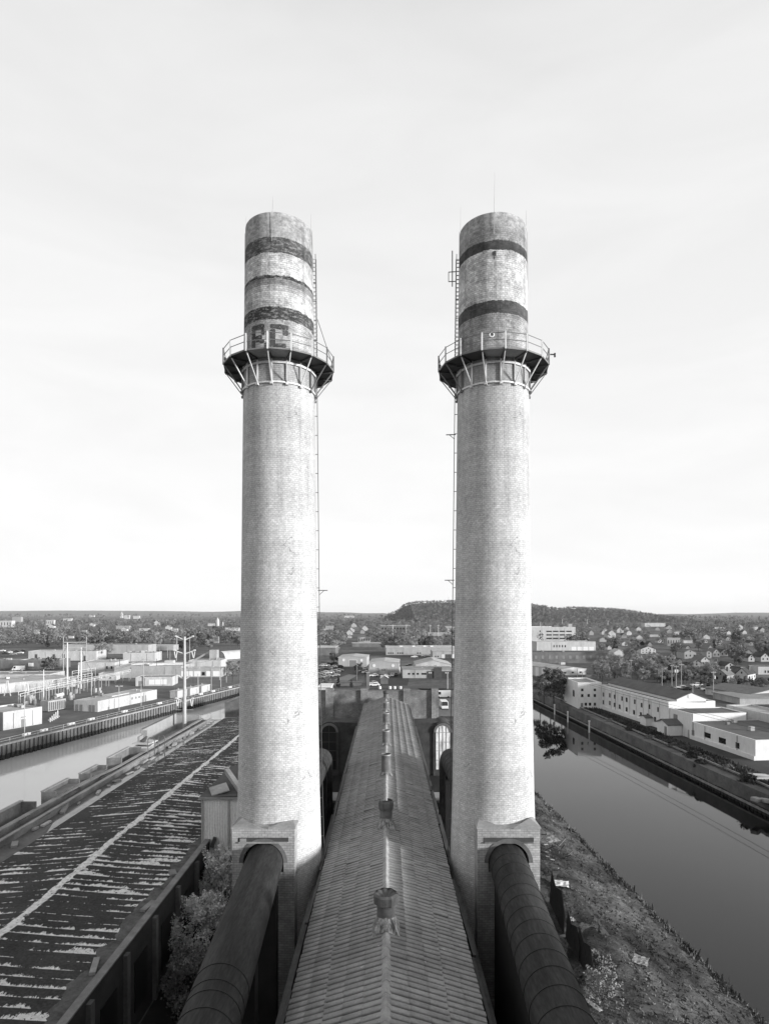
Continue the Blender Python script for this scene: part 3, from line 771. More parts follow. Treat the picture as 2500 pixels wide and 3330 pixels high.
# ------------------------------------------------------------------ tall brick end wall behind the hall
m_endwall = brick_mat('mottled_brick', .21, .25, .6, .7, .42)
root = thing('brick_wall', 'tall mottled brick wall with pilasters closing the far end of the tiled roof', 'wall', (0, 124, G))
mb = MB(); mb.box(-14.4,10.9,124,124.7,G-.2,16.7); mb.build('wall_face', m_endwall, root, world=True)
mb = MB().box(-14.4,10.9,123.93,124.78,16.7,16.85); mb.build('coping', m_conc_dark, root, world=True)
for x0, x1 in ((-12.6,-11.0),(-5.3,-3.8),(3.6,5.0),(9.5,10.95)):
    MB().box(x0,x1,123.5,124.9,G-.2,17.25).build('pilaster', m_endwall, root, world=True)

# the power station behind the viewer, whose shade lies over the foot of the scene
root = thing('power_station', 'big dark brick power station block standing behind the viewer', 'power station', (0, -20, G))
mb = MB(); mb.box(-30,63,-60,5.4,G-.2,29); mb.build('wall', m_hallwall, root, world=True)
MB().box(-30.2,63.2,-60.4,5.3,29.01,29.2).build('roof', m_tar, root, world=True)
# ------------------------------------------------------------------ left foreground: the wide low building with the peeled roof
LX0, LX1, LXR = -36.1, -18.3, -27.35      # eaves and ridge
LY0, LY1 = 6.0, 132.0
LZE, LZR = 9.6, 10.25
def peel_mat():
    t = NT('peeled_roofing'); p = t.pos(); s = t.sep(p)
    per_ = .94
    wob = t.math('MULTIPLY', t.math('SUBTRACT', t.noise(p, .3, 2), .5), .03)
    yy = t.math('DIVIDE', t.math('ADD', s[1], wob), per_)
    fr = t.math('FRACT', yy)
    row = t.new('ShaderNodeCombineXYZ'); t.l.new(t.math('FLOOR', yy), row.inputs[1]); t.l.new(t.math('GREATER_THAN', s[0], LXR), row.inputs[0])
    wnz = t.new('ShaderNodeTexWhiteNoise'); t.l.new(row.outputs[0], wnz.inputs[0])
    # along each course the felt has curled back by an amount of its own
    along = t.new('ShaderNodeCombineXYZ'); t.l.new(t.math('MULTIPLY', s[0], .22), along.inputs[0]); t.l.new(t.math('MULTIPLY', t.math('FLOOR', yy), 3.7), along.inputs[1])
    w = t.noise(along.outputs[0], 1.0, 3, .6)
    rag = t.noise(p, 2.2, 5, .8, (1.6, .45, 1)); zone = t.noise(p, .06, 3, .6, (1.5, .7, 1))
    width = t.math('ADD', t.math('ADD', t.rng(w, .40, .72, -.34, .62), t.rng(wnz.outputs[0], 0, 1, -.24, .16)), t.math('ADD', t.rng(zone, .35, .65, -.26, .28), t.rng(rag, .3, .7, -.36, .36)))
    width = t.math('ADD', width, t.math('ADD', t.rng(s[1], 40, 75, .07, -.02), t.math('MULTIPLY', t.math('GREATER_THAN', s[0], LXR), .13)))
    bare = t.math('MULTIPLY', t.math('MULTIPLY', t.rng(s[1], 44, 50, 0, 1), t.rng(s[1], 66, 74, 1, 0)), t.rng(s[0], -25, -21.5, 0, 1))
    bare2 = t.math('MULTIPLY', t.rng(s[1], 38, 46, 1, 0), t.rng(s[0], -28, -25, .3, 1))
    width = t.math('ADD', width, t.math('ADD', t.math('MULTIPLY', bare, .22), t.math('MULTIPLY', bare2, .2)))
    strip = t.math('LESS_THAN', fr, width)
    edge = t.math('MULTIPLY', t.math('LESS_THAN', fr, t.rng(rag, .3, .7, -.02, .16)), t.math('GREATER_THAN', t.noise(along.outputs[0], 2.3, 3, .7), .54))
    # the bare ridge strip
    dx = t.math('ABSOLUTE', t.math('ADD', s[0], -LXR))
    ridge = t.math('LESS_THAN', t.math('ADD', dx, t.math('MULTIPLY', t.math('SUBTRACT', t.noise(p, 1.2, 5, .75, (1, .4, 1)), .5), 1.5)), .34)
    m_ = t.math('MAXIMUM', t.math('MAXIMUM', strip, edge), ridge)
    spk = t.math('GREATER_THAN', t.noise(p, 4.0, 4, .7), .40)
    m_ = t.math('MULTIPLY', m_, spk)
    # dirt and moss along the right-hand eave
    moss = t.math('GREATER_THAN', t.math('ADD', s[0], t.math('MULTIPLY', t.math('SUBTRACT', t.noise(p, .5, 4), .5), 2.6)), LX1-1.25)
    dark = t.math('MULTIPLY', t.rng(t.noise(p, .25, 5, .6), .3, .7, .75, 1.3), t.rng(t.noise(p, 6, 3), .3, .7, .7, 1.35))
    dark = t.math('MULTIPLY', dark, .05)
    pale = t.math('MULTIPLY', t.rng(t.noise(p, 3, 4), .3, .7, .55, .85), 1.0)
    v = t.mix(m_, dark, pale); v = t.mix(moss, v, t.math('MULTIPLY', t.rng(t.noise(p, 1.4, 5, .7), .3, .7, .5, 1.5), .11))
    t.color(v); t.b.inputs['Roughness'].default_value = .9; t.b.inputs['Specular IOR Level'].default_value = .12
    t.bump(t.math('ADD', m_, t.math('MULTIPLY', t.noise(p, 8, 3), .6)), .25, .04)
    return t.m
m_peel = peel_mat()
low = thing('low_warehouse', 'wide low warehouse with dark peeling roof streaked white, left of the left smokestack', 'warehouse', ((LX0+LX1)/2, LY0, G))
mb = MB()
ny = 160
for xa, za, xb, zb in ((LX0,LZE,LXR,LZR),(LXR,LZR,LX1,LZE)):
    nx_ = 12; o_ = len(mb.v)
    for j in range(ny+1):
        for i in range(nx_+1):
            x = xa+(xb-xa)*i/nx_; sag = -.06*math.sin(PI*i/nx_) + random.uniform(-.008,.008)
            y = LY0+(LY1-LY0)*j/ny
            if 14 < y < 19.5 and xa == LXR and -26.8 < x < -23.6: sag -= 1.1    # the fallen-in corner
            mb.v.append((x, y, za+(zb-za)*i/nx_ + sag*(0 if i in (0,nx_) else 1)))
    for j in range(ny):
        for i in range(nx_): a = o_+j*(nx_+1)+i; mb.f.append((a, a+1, a+nx_+2, a+nx_+1))
mb.build('roof', m_peel, low, world=True)
mb = MB(); mb.box(LX0+.2, LX1-.05, LY0, LY1, G-.2, LZE-.35); mb.build('wall', m_conc_dark, low, world=True)
mb = MB(); mb.box(LX1, LX1+.45, LY0, 60.2, G-.2, 10.0); para = mb.build('parapet', mat('parapet_dark', .05, .95, .35, .5, .3, 4), low, world=True)  # dark concrete on the side facing the gap
c_ = MB().box(LX1-.06, LX1+.5, LY0, 60.2, 10.0, 10.12).build('coping', mat('coping_stone', .20, .9, .3, 1, .3), para); c_.location = -low.location
for k in range(9):
    y = 17+k*5
    w_ = MB().box(LX1+.44, LX1+.5, y, y+2.2, 4.6, 8.2).build('window', mat('black_opening2', .008, .6, .3, 1), low, world=True)
    MB().box(LX1+.45, LX1+.75, y+3.2, y+3.7, G, 9.7).build('pier', m_conc_dark, low, world=True)

# flooded strip, then two long broken walls beside the canal
mb = MB(); mb.box(XL1(0)+.3, LX0+.2, LY0, 133, G-.2, 9.1); structure(mb.build('terrace', m_conc_dark))
t_ = NT('puddle'); p_ = t_.pos(); t_.b.inputs['Roughness'].default_value = .05; t_.b.inputs['IOR'].default_value = 1.5
t_.color(t_.rng(t_.noise(p_, .8, 4), .3, .7, .16, .3))
def blob(pts, z, seed):
    rr = random.Random(seed); out_ = []
    for (x0,y0),(x1,y1) in zip(pts, pts[1:]+pts[:1]):
        n = max(2, int(math.hypot(x1-x0,y1-y0)/1.5))
        for i in range(n): out_.append((x0+(x1-x0)*i/n+rr.uniform(-.3,.3), y0+(y1-y0)*i/n+rr.uniform(-.5,.5), z))
    return out_
mb = MB(); mb.poly(blob([(-36.2,62),(-38.4,70),(-38.0,90),(-38.5,100),(-38.2,132),(-36.0,132),(-36.3,100),(-36.2,80)], 9.13, 3)); o = mb.build('puddle', t_.m); structure(o)
def ragged_wall(name, label, pts, z0, z1, th, m, cope=None, seed=1, notch=.5):
    rr = random.Random(seed); root = thing(name, label, 'wall', (pts[0][0], pts[0][1], z0))
    mb = MB()
    for (x0,y0),(x1,y1) in zip(pts, pts[1:]):
        L = math.hypot(x1-x0, y1-y0); n = max(1, int(L/2.2))
        for i in range(n):
            a, b = i/n, (i+1)/n; zt_ = z1 - (rr.uniform(0, notch) if rr.random() < .3 else rr.uniform(0,.04))
            mb.wall((x0+(x1-x0)*a, y0+(y1-y0)*a), (x0+(x1-x0)*b, y0+(y1-y0)*b), z0, zt_, th+rr.uniform(-.015,.015))
    mb.build('wall_face', m, root, world=True)
    if cope:
        mb = MB()
        for (x0,y0),(x1,y1) in zip(pts, pts[1:]): mb.wall((x0,y0),(x1,y1), z1+.02, z1+.14, th+.12)
        mb.build('coping', cope, root, world=True)
    return root
m_wallmot = mat('blotched_wall', .22, .9, .55, .45, .3, 3)
ragged_wall('parapet_wall', 'long inner parapet wall between the flooded strip and the broken canal wall', [(-39.3,LY0),(-39.3,96),(-39.0,112),(-38.6,131)], 9.0, 9.75, .3, m_wallmot, m_conc, 4, .1)
ragged_wall('canal_wall', 'broken outer wall along the near canal edge topped by ragged parapet blocks', [(-41.5,LY0),(-41.5,82),(-40.6,90),(-40.6,131)], -.5, 9.65, .5, m_wallmot, m_conc, 9, .3)
# raised remains of bay walls on the canal side
m_rem = mat('weathered_block', .17, .95, .4, .7, .3)
def remains(label, x, y0, y1, z1, ret=1.6, open_=True):
    root = thing('ruined_bay', label, 'ruin', (x, y0, 9.5), 0, 'ruined bays on the canal wall')
    mb = MB(); mb.box(x-.2, x+.15, y0, y1, 0, z1); mb.box(x+.15, x+ret, y0, y0+.3, 8, z1); mb.box(x+.15, x+ret, y1-.3, y1, 8, z1)
    if not open_: mb.box(x+.15, x+ret, y0+.3, y1-.3, 8, z1-.5)
    mb.build('masonry', m_rem, root, world=True)
    MB().box(x-.25, x+.2, y0-.05, y1+.05, z1, z1+.12).build('coping', m_conc, root, world=True)
remains('ruined bay nearest the viewer on the canal wall, open box with a pale top', -43.4, 62.6, 70.5, 10.6, 1.8)
remains('ruined bay second from the viewer on the canal wall, solid dark block', -43.2, 74.5, 80.5, 10.5, 1.6, False)
remains('small ruined bay third from the viewer on the canal wall', -43.0, 83.2, 88.2, 10.4, 1.5, False)
remains('long ruined bay with a return wall before the flooded strip widens', -43.0, 91.5, 99, 10.6, 2.1)
root = thing('roofless_enclosure', 'roofless concrete enclosure with a notched wall at the foot of the tall monopole', 'ruin', (-45, 112, 3))
mb = MB()
mb.box(-46.3,-46.0,112,130,0,11.0); mb.box(-46.0,-40.9,130,130.3,0,10.6); mb.box(-46.3,-45.9,110.3,112,0,10.0); mb.box(-46.0,-45.2,112,112.3,0,10.8); mb.box(-45.2,-44.2,112,112.3,0,9.2)
mb.build('masonry', mat('grey_render', .30, .9, .15, .5), root, world=True)
MB().box(-46.35,-45.95,112.2,130.35,11.0,11.12).build('coping', m_conc_dark, root, world=True)
MB().box(-46.0,-40.9,112.3,130,0,7.6).build('floor_slab', m_conc, root, world=True)
# hut, hoops and rubble on the wall
root = thing('wrecked_kiosk', 'small wrecked kiosk with slabs piled on its roof, straddling the canal wall', 'kiosk', (-41.2, 100.5, 9))
mb = MB(); mb.box(-42.4,-40.2,99.6,103,8.5,10.3); mb.build('wall', m_conc, root, world=True)
mb = MB(); mb.obox((-41.3,101.2,10.42),(2.6,3.9,.22),.1); mb.obox((-41.2,101.3,10.95),(2.9,3.2,.18),-.15); mb.build('slab', m_white_wall, root, world=True)
mb = MB(); mb.box(-42.0,-40.6,100.2,102.6,10.5,10.85); mb.tube((-41.6,101,11),(-41.0,101.6,11.9),.5,8,.15); mb.build('debris', m_dark_steel, root, world=True)
for k, (x, y) in enumerate(((-39.2,97.5),(-38.2,99.3))):
    mb = MB(); pts = [(x,y,9.0),(x,y,12.0)] + [(x+.55-.55*math.cos(PI*i/8), y, 12.0+.55*math.sin(PI*i/8)) for i in range(1,9)] + [(x+1.1,y,9.0)]
    tag(mb.path(pts, .07, 6).build('pipe_hoop', m_rust), ('nearer', 'farther')[k]+' of the two bent pipe hoops beside the wrecked kiosk', 'pipe hoop', 'pipe hoops beside the kiosk')
rr = random.Random(5)
for k in range(26):      # fallen coping blocks along the flooded strip
    y = 48+k*3.3+rr.uniform(-1,1); x = rr.uniform(-38.9,-38.1); s_ = rr.uniform(.5,1)
    o = MB().obox((0,0,.18*s_),(rr.uniform(.5,.9)*s_,rr.uniform(1.2,2.6)*s_,.36*s_)).build('fallen_block', m_conc if k % 3 else m_white_wall, bevel=.03)
    o.location = (x,y,9.12); o.rotation_euler = (rr.uniform(-.1,.1), rr.uniform(-.12,.12), rr.uniform(-.5,.5))
    tag(o, 'pale fallen coping block lying along the flooded strip behind the parapet wall', 'concrete block', 'fallen blocks along the flooded strip')
for k, (x, y, l, w, rz) in enumerate(((-18.9,24.5,2.4,.5,.12),(-18.9,31.5,2.6,.45,-.1),(-19.2,39,1.8,.4,.3),(-18.85,47,1.6,.5,-.2),(-19.1,53,1.2,.6,.5))):
    o = MB().box(-w/2,w/2,-l/2,l/2,0,.22).build('plank', m_conc if k < 3 else m_timber, bevel=.03); o.location = (x,y,LZE+.03); o.rotation_euler = (0,.06,rz)
    tag(o, ['pale slab beside the parapet nearest the viewer','pale slab beside the parapet, second from the viewer','short pale slab at the parapet where the moss begins','dark plank on the moss halfway along the parapet','stubby dark plank on the moss near the corrugated shed'][k], 'slab')
# dark hole and heap where the roof has fallen in
root = thing('roof_wreckage', 'heap of torn dark roofing around the hole at the near left roof corner', 'wreckage', (-25.0, 16.6, LZE))
mb = MB()
for k in range(38):
    x, y = rr.gauss(-25.0,1.3), rr.gauss(16.8,1.5)
    mb.obox((x,y,LZE+.25+rr.uniform(-.2,.5)),(rr.uniform(.5,1.8),rr.uniform(.3,.9),.07),rr.uniform(0,PI),rr.uniform(-.7,.7),rr.uniform(-.6,.6))
mb.build('torn_sheets', mat('torn_felt', .03, .95, .4, 1), root, world=True)
mb = MB()
for k in range(12):
    x, y = rr.gauss(-25.0,1.3), rr.gauss(16.8,1.6); mb.obox((x,y,LZE+.35+rr.uniform(-.1,.4)),(rr.uniform(.4,1.4),rr.uniform(.2,.5),.06),rr.uniform(0,PI),rr.uniform(-.5,.5),rr.uniform(-.5,.5))
mb.build('torn_boards', m_white_wall, root, world=True)

# corrugated shed against the left smokestack
t_ = NT('corrugated'); p_ = t_.pos()
t_.color(t_.math('MULTIPLY', t_.rng(t_.noise(p_, .5, 4, .6, (1,1,.25)), .3, .7, .62, .84), t_.rng(t_.noise(p_, 5, 3), .3, .7, .9, 1.1)))
t_.b.inputs['Roughness'].default_value = .6; m_corr = t_.m
root = thing('corrugated_shed', 'tall corrugated metal shed between the left smokestack and the peeled roof', 'shed', (-16, 60, G))
sx0, sx1, sy0, sy1, sz0, sz1 = -18.6, -11.5, 60.0, 72.0, G, 14.3
mb = MB(); n = int((sx1-sx0)/.085)
prof = [(sx0+(sx1-sx0)*i/n, sy0+.035*math.sin(i*PI/1.5)) for i in range(n+1)]
zs = [sz0, 9.9, 11.6]
for za, zb, dy in ((8.4, 11.25, 0), (11.2, 14.15, -.03)):
    for i in range(n):
        (x0,y0),(x1,y1) = prof[i], prof[i+1]; tz = lambda x: .25*(x-sx0)/(sx1-sx0)*(1 if zb > 14 else 0)
        mb.poly([(x0,y0+dy,za),(x1,y1+dy,za),(x1,y1+dy,zb+tz(x1)),(x0,y0+dy,zb+tz(x0))])
mb.build('cladding', m_corr, root, world=True)
mb = MB(); mb.box(sx0+.05,sx1,sy0+.08,sy1,G-.2,14.0); mb.build('wall', m_conc_dark, root, world=True)
for x in (sx0, -15.9): MB().box(x-.09,x+.09,sy0-.12,sy0-.045,8.3,14.3).build('corner_post', m_galv, root, world=True)
mb = MB(); mb.extr([(sx0-.3,sy0-.25,14.25),(sx1,sy0-.25,14.6),(sx1,sy0-.25,14.75),(sx0-.3,sy0-.25,14.4)], (0,12.4,0)); mb.build('roof', m_tar, root, world=True)
mb = MB(); mb.box(sx0-.3,sx1,sy0-.34,sy0-.26,14.2,14.42); mb.obox((-16.2,63.2,15.05),(.5,6.5,.5),.5,.12); mb.obox((-17.3,61.4,14.75),(1.8,2.2,.1),.4,.1,-.2); mb.build('roof_trim', m_conc, root, world=True)
MB().obox((-17.4,59.7,9.9),(.35,.5,.9),.2,0,.35).build('spout', m_dark_steel, root, world=True)
root = thing('brick_plinth_wall', 'low dark brick wall below the corrugated shed', 'wall', (-16,59.5,G))
MB().box(-18.0,-11,59.4,59.9,G-.2,8.3).build('wall_face', m_hallwall, root, world=True)
# ------------------------------------------------------------------ builders for the town
m_roofpale = mat('pale_flat_roof', .40, .9, .28, .25, .1)
m_roofgrey = mat('grey_flat_roof', .24, .9, .2, .15, .1)
m_roofdark = mat('dark_flat_roof', .06, .95, .25, .2, .15)
m_wallgrey = mat('grey_wall', .34, .85, .18, .35, stretch=(1,1,.35))
m_walldull = mat('dull_brick_wall', .14, .9, .3, .3)
m_wallpale = mat('pale_wall', .44, .85, .18, .35, stretch=(1,1,.35))
m_shingle = mat('dark_shingle', .05, .95, .3, .8, .3)
m_shingle2 = mat('grey_shingle', .14, .95, .25, .8, .3)
m_asph = mat('asphalt', .05, .9, .3, .12, .1)
m_yard = mat('yard_gravel', .12, .95, .35, .12, .1)
WALLS = {}
def flat_building(name, label, cat, corner, w, d, h, rz=0, wm=None, rm=None, parapet=.35, wins=(), doors=(), group=None, extra=None, z0=None):
    """corner = plan point of the front-left corner; front faces local -y; wins: (face, s, z, width, height)"""
    wm = wm or m_wallpale; rm = rm or m_roofpale
    root = thing(name, label, cat, (corner[0], corner[1], G if z0 is None else z0), rz, group)
    mb = MB(); mb.box(0,w,0,d,-.3,h)
    if parapet:
        for x0,x1,y0,y1 in ((0,w,0,.3),(0,w,d-.3,d),(0,.3,.3,d-.3),(w-.3,w,.3,d-.3)): mb.box(x0,x1,y0,y1,h,h+parapet)
    mb.build('wall', wm, root)
    MB().box(.32 if parapet else -.35, w-.32 if parapet else w+.35, .32 if parapet else -.35, d-.32 if parapet else d+.35, h+.02, h+.12 if parapet else h+.3).build('roof', rm, root)
    def panel(face, s, z, a, b, t):
        mb = MB()
        if face == 'f': mb.box(s, s+a, -t, .02, z, z+b)
        elif face == 'l': mb.box(-t, .02, s, s+a, z, z+b)
        elif face == 'r': mb.box(w-.02, w+t, s, s+a, z, z+b)
        return mb
    for it in wins:
        f_, s, z, a, b = it[:5]; panel(f_, s, z, a, b, .06).build('window', it[5] if len(it) > 5 else m_glass, root)
    for it in doors:
        f_, s, z, a, b = it[:5]; panel(f_, s, z, a, b, .07).build('door', it[5] if len(it) > 5 else m_dkmetal, root)
    if cat in ('building','warehouse','factory','depot','office') and name != 'far_block' and w > 9:
        rq = random.Random(int(w*100+d*10))
        for k in range(2 if w < 18 else 4):
            x, y, a, b = rq.uniform(.1,.85)*w, rq.uniform(.2,.8)*d, rq.uniform(.5,1.3), rq.uniform(.4,1.0)
            MB().box(x,min(x+a,w-.5),y,min(y+a,d-.5),h+.13,h+.13+b).build('roof_unit', rq.choice((m_wallgrey,m_dkmetal,m_galv)), root)
        for x in (w*.25, w*.75): MB().tube((x,-.09,.1),(x,-.09,h-.05),.06,5).build('downpipe', m_dkmetal, root)
    if extra: extra(root)
    return root
def gable_building(name, label, cat, corner, w, d, h, rise, rz=0, wm=None, rm=None, over=.35, wins=(), doors=(), group=None, extra=None, chim=False):
    """gable faces the front (local -y), ridge runs along +y"""
    wm = wm or m_white_wall; rm = rm or m_shingle
    root = thing(name, label, cat, (corner[0], corner[1], G), rz, group)
    mb = MB(); mb.extr([(0,0,-.3),(w,0,-.3),(w,0,h),(w/2,0,h+rise),(0,0,h)], (0,d,0)); mb.build('wall', wm, root)
    mb = MB(); k = rise/(w/2); t = .22
    for s_ in (0, 1):
        f_ = (lambda x: x) if s_ == 0 else (lambda x: w-x)
        mb.extr([(f_(-over),-over,h-k*over+.04),(f_(w/2),-over,h+rise+.04),(f_(w/2),-over,h+rise+.04+t),(f_(-over),-over,h-k*over+.04+t)], (0,d+2*over,0))
    ro = mb.build('roof', rm, root)
    if chim: MB().box(w*.62,w*.62+.8,d*.55,d*.55+.8,h,h+rise+1.0).build('chimney', m_walldull, ro)
    for it in list(wins)+[None]:
        if it is None: break
        f_, s, z, a, b = it; mb = MB()
        if f_ == 'f': mb.box(s,s+a,-.06,.02,z,z+b)
        elif f_ == 'l': mb.box(-.06,.02,s,s+a,z,z+b)
        else: mb.box(w-.02,w+.06,s,s+a,z,z+b)
        mb.build('window', m_glass, root)
    for f_, s, z, a, b in doors:
        mb = MB()
        if f_ == 'f': mb.box(s,s+a,-.07,.02,z,z+b)
        elif f_ == 'l': mb.box(-.07,.02,s,s+a,z,z+b)
        else: mb.box(w-.02,w+.07,s,s+a,z,z+b)
        mb.build('door', m_dkmetal, root)
    if extra: extra(root)
    return root
def sheet(name, pts, z, m, kind='structure'):
    mb = MB(); mb.poly([(x,y,z) for x,y in pts]); o = mb.build(name, m); o['kind'] = kind; return o

# ------------------------------------------------------------------ left bank: quay and seawall
CT = Vector((.258,.966,0)); CN = Vector((-.966,.258,0)); RZC = R(75)     # along the canal / away from it
def cq(y, off, z=G): # point on the left quay: off metres inland of the canal edge beside row y
    return (XL2(y)+CN.x*off, y+CN.y*off)
sheet('quay', [cq(-60,0), cq(285,0), cq(285,11), cq(-60,11)], G+.012, mat('quay_paving', .11, .9, .2, .2, .1))
sheet('substation_yard', [cq(60,11), cq(285,11), (-100,300), (-330,300), (-330,60)], G+.008, m_yard)
root = thing('seawall', 'ribbed sheet pile seawall along the far bank of the left canal', 'seawall', (XL2(160),160,0))
mb = MB(); y = 118.0; k = 0
while y < 287:
    a = cq(y, -.02-(.34 if k % 2 else 0)); b = cq(y+.6, -.02-(.34 if k % 2 else 0))
    mb.wall(a, b, -1, G-.15, .18); y += .6; k += 1
t_ = NT('stained_piles'); p_ = t_.pos()      # slime below the tide line
tide = t_.math('LESS_THAN', t_.math('ADD', t_.sep(p_)[2], t_.math('MULTIPLY', t_.noise(p_, .9, 4, .7), 1.6)), 2.0)
t_.color(t_.mix(tide, t_.math('MULTIPLY', t_.rng(t_.noise(p_, .8, 5, .7, (1,1,.4)), .3, .7, .5, 1.5), .14), .02)); t_.b.inputs['Roughness'].default_value = .9
mb.build('sheet_piles', t_.m, root, world=True)
mb = MB(); mb.wall(cq(118,.1), cq(287,.1), G-.2, G+.12, .75); mb.build('cap_beam', m_conc, root, world=True)
root = thing('stone_bank', 'sloping dark rubble bank beside the white switch house, under the quay railing', 'bank', (XL2(60),60,0))
mb = MB()
n = 60; o_ = 0
for i in range(n+1):
    y = -20+138*i/n
    for j in range(5):
        f_ = j/4; x_, y_ = cq(y, 1.2-4.2*f_); mb.v.append((x_+random.uniform(-.2,.2), y_+random.uniform(-.2,.2), G-.1-(G+.6)*f_+random.uniform(-.15,.15)))
for i in range(n):
    for j in range(4): a = i*5+j; mb.f.append((a, a+1, a+6, a+5))
mb.build('rubble', m_conc_dark, root, world=True)
root = thing('quay_railing', 'long pale two-bar railing running along the far quay edge', 'railing', (XL2(160),160,G))
mb = MB(); ps = MB()
for i in range(60):
    y0, y1 = 60+i*3.8, 60+(i+1)*3.8; a, b = cq(y0,.9), cq(y1,.9)
    for h in (.55,1.1): mb.tube((a[0],a[1],G+h), (b[0],b[1],G+h), .04, 4)
    ps.tube((a[0],a[1],G), (a[0],a[1],G+1.15), .045, 4)
rl = mb.build('rail', m_steel, root, world=True); ps.build('posts', m_steel, root, world=True)
for k, y in enumerate((123,134,142.5,147.5,156,163,176,192,214,222,234,252,262)):
    proto = MB().box(-.95,-.15,-.4,.4,0,.62).box(.15,.95,-.4,.4,0,.62).build('barrier_block', m_white, bevel=.08)
    x_, y_ = cq(y, 3.2 if y < 200 else 2.4); proto.location = (x_,y_,G+.01); proto.rotation_euler = (0,0,RZC)
    tag(proto, 'pair of small white concrete blocks standing on the grey canal quay', 'concrete blocks', 'white blocks along the quay')

# white switch house
def bolt(root): pass
flat_building('switch_house', 'tall plain white block with one window, cut by the left picture edge beside the canal', 'building', (-101.5,136.2), 12.5, 11, 7.4, R(72), m_white_wall, m_roofpale, .25,
    wins=[('f',7.6,2.9,1.5,1.4,mat('shuttered',.16,.6,.1,1))], doors=[('f',8.0,0,1.1,2.2),('f',7.9,2.4,1.2,.2,m_dkmetal)])
flat_building('switch_house_wing', 'low white wing with a door and flat roof, right of the tall white block', 'building', (-96.6,149.4), 10.2, 12, 4.1, R(64), m_white_wall, m_roofpale, .5,
    doors=[('f',4.6,0,1.1,2.1),('f',4.5,2.5,1.3,.2,m_dkmetal)])
flat_building('relay_building', 'long low pale building with many doors and flat roof, along the canal quay', 'building', (-86.4,177.5), 28, 8.6, 3.1, RZC, m_wallpale, m_roofpale, .15,
    doors=[('l',1.0,0,.9,2.0),('l',2.2,0,.9,2.0),('l',5.4,0,.9,2.0),('l',6.9,0,1.0,2.0),('f',20.2,0,.8,2.1),('f',21.6,0,.7,2.1),('f',4.2,0,.6,.9)],
    wins=[('f',15,1.6,.7,.7,m_dkmetal),('f',16.8,1.6,.7,.7,m_dkmetal),('f',18.4,1.6,.7,.7,m_dkmetal)],
    extra=lambda r: MB().box(9,17,2.5,6,3.2,3.5).build('skylight', m_white_wall, r))
for k, y in enumerate((203,210.3,217.4)):
    x_, y_ = cq(y, 4.2)
    root = thing('control_cabinet', ['pale control cabinet nearest the relay building on the quay','pale control cabinet in the middle of the three on the quay','pale control cabinet farthest along the quay of the three'][k], 'cabinet', (x_,y_,G), RZC, 'control cabinets on the quay')
    MB().box(0,5.6,0,3,.15,2.6).build('body', m_wallpale, root, bevel=.06); MB().box(-.1,5.7,-.1,3.1,2.6,2.78).build('lid', m_white_wall, root)
    MB().box(3.6,4.6,-.04,0.0,.4,2.3).build('door', m_wallgrey, root); MB().tube((2.6,1.5,2.78),(2.6,1.5,3.5),.15,8).build('vent', m_galv, root)
# buildings farther into the left bank
def FB(name, label, u0, v0, w, d, h, rz=0, **kw):
    c = gp(u0, v0); return flat_building(name, label, 'building', c, w, d, h, rz, **kw)
def px(v): return (CZ-G)/(v-V0)          # metres per pixel for ground seen at row v
FB('warehouse','big grey windowless warehouse with pale roof ducts, behind the relay building', 372,2205, 30, 24, 4.9, R(4), wm=m_wallgrey, rm=m_roofpale,
   extra=lambda r: [MB().path([(4,10,5.3),(12,12,5.4),(28,12,5.4)], .35, 8).build('roof_duct', m_pale_steel, r), MB().path([(14,5,5.3),(20,7,5.4),(29,7,5.4)], .35, 8).build('roof_duct', m_pale_steel, r), MB().box(18,22,15,19,5,6.6).build('roof_unit', m_wallpale, r)])
FB('office_annex','low pale annex with wide windows, in front of the big grey warehouse', 441,2232, 14.5, 9, 3.3, R(6), wm=m_wallpale, rm=m_roofgrey,
   wins=[('f',5.2,.6,2.2,2.0,m_white),('f',7.6,.6,2.2,2.0,m_white),('f',10,.6,2.2,2.0,m_white)], doors=[('f',1.2,0,1.4,2.1)])
FB('pavilion','white pavilion with big pale bays under a flat roof, right of the grey warehouse', 578,2203, 20, 11, 3.6, R(3), wm=m_wallgrey, rm=m_wallpale,
   wins=[('f',.6,.4,3,2.4,m_white),('f',4,.4,3,2.4,m_white),('f',7.4,.4,3,2.4,m_white),('f',13,.4,2,2.4,m_white),('f',16,.4,3.4,2.4,m_white),('f',11,.8,1.4,1.6)])
FB('depot','pale depot with small dark windows and round vents, left of the grey warehouse', 254,2192, 17.5, 18, 5.2, R(3), wm=m_wallpale, rm=m_roofpale,
   wins=[('f',13.4,2.4,.8,1.3),('f',15.6,2.4,.8,1.3),('r',2,2.2,.9,1.3),('r',6,2.2,.9,1.3)])
FB('pump_house','small white pump house with a dark sloping roof in the substation yard', 321,2214, 7.2, 6, 2.9, R(8), wm=m_white_wall, rm=m_roofdark, wins=[('f',4.4,.9,.8,.8),('f',1.6,1.2,1.2,.7)])
FB('store','pale flat store with rooftop units behind the depot', 400,2152, 19, 14, 5.0, R(4), wm=m_wallpale, rm=m_roofpale,
   extra=lambda r: [MB().box(4,6,4,6,5,6.2).build('roof_unit', m_dkmetal, r), MB().box(9,12,5,7,5,6.4).build('roof_unit', m_white_wall, r)])
FB('white_hall','plain white hall behind the pavilion', 613,2176, 17, 14, 4.2, R(2), wm=m_white_wall, rm=m_roofpale)
FB('bus_shed','long pale shed with bright eave and panelled wall at the left picture edge', -60,2262, 33, 22, 3.4, R(52), wm=m_wallpale, rm=m_roofpale, parapet=0,
   doors=[('f',1.5+i*2.4,.2,.12,2.4) for i in range(13)])
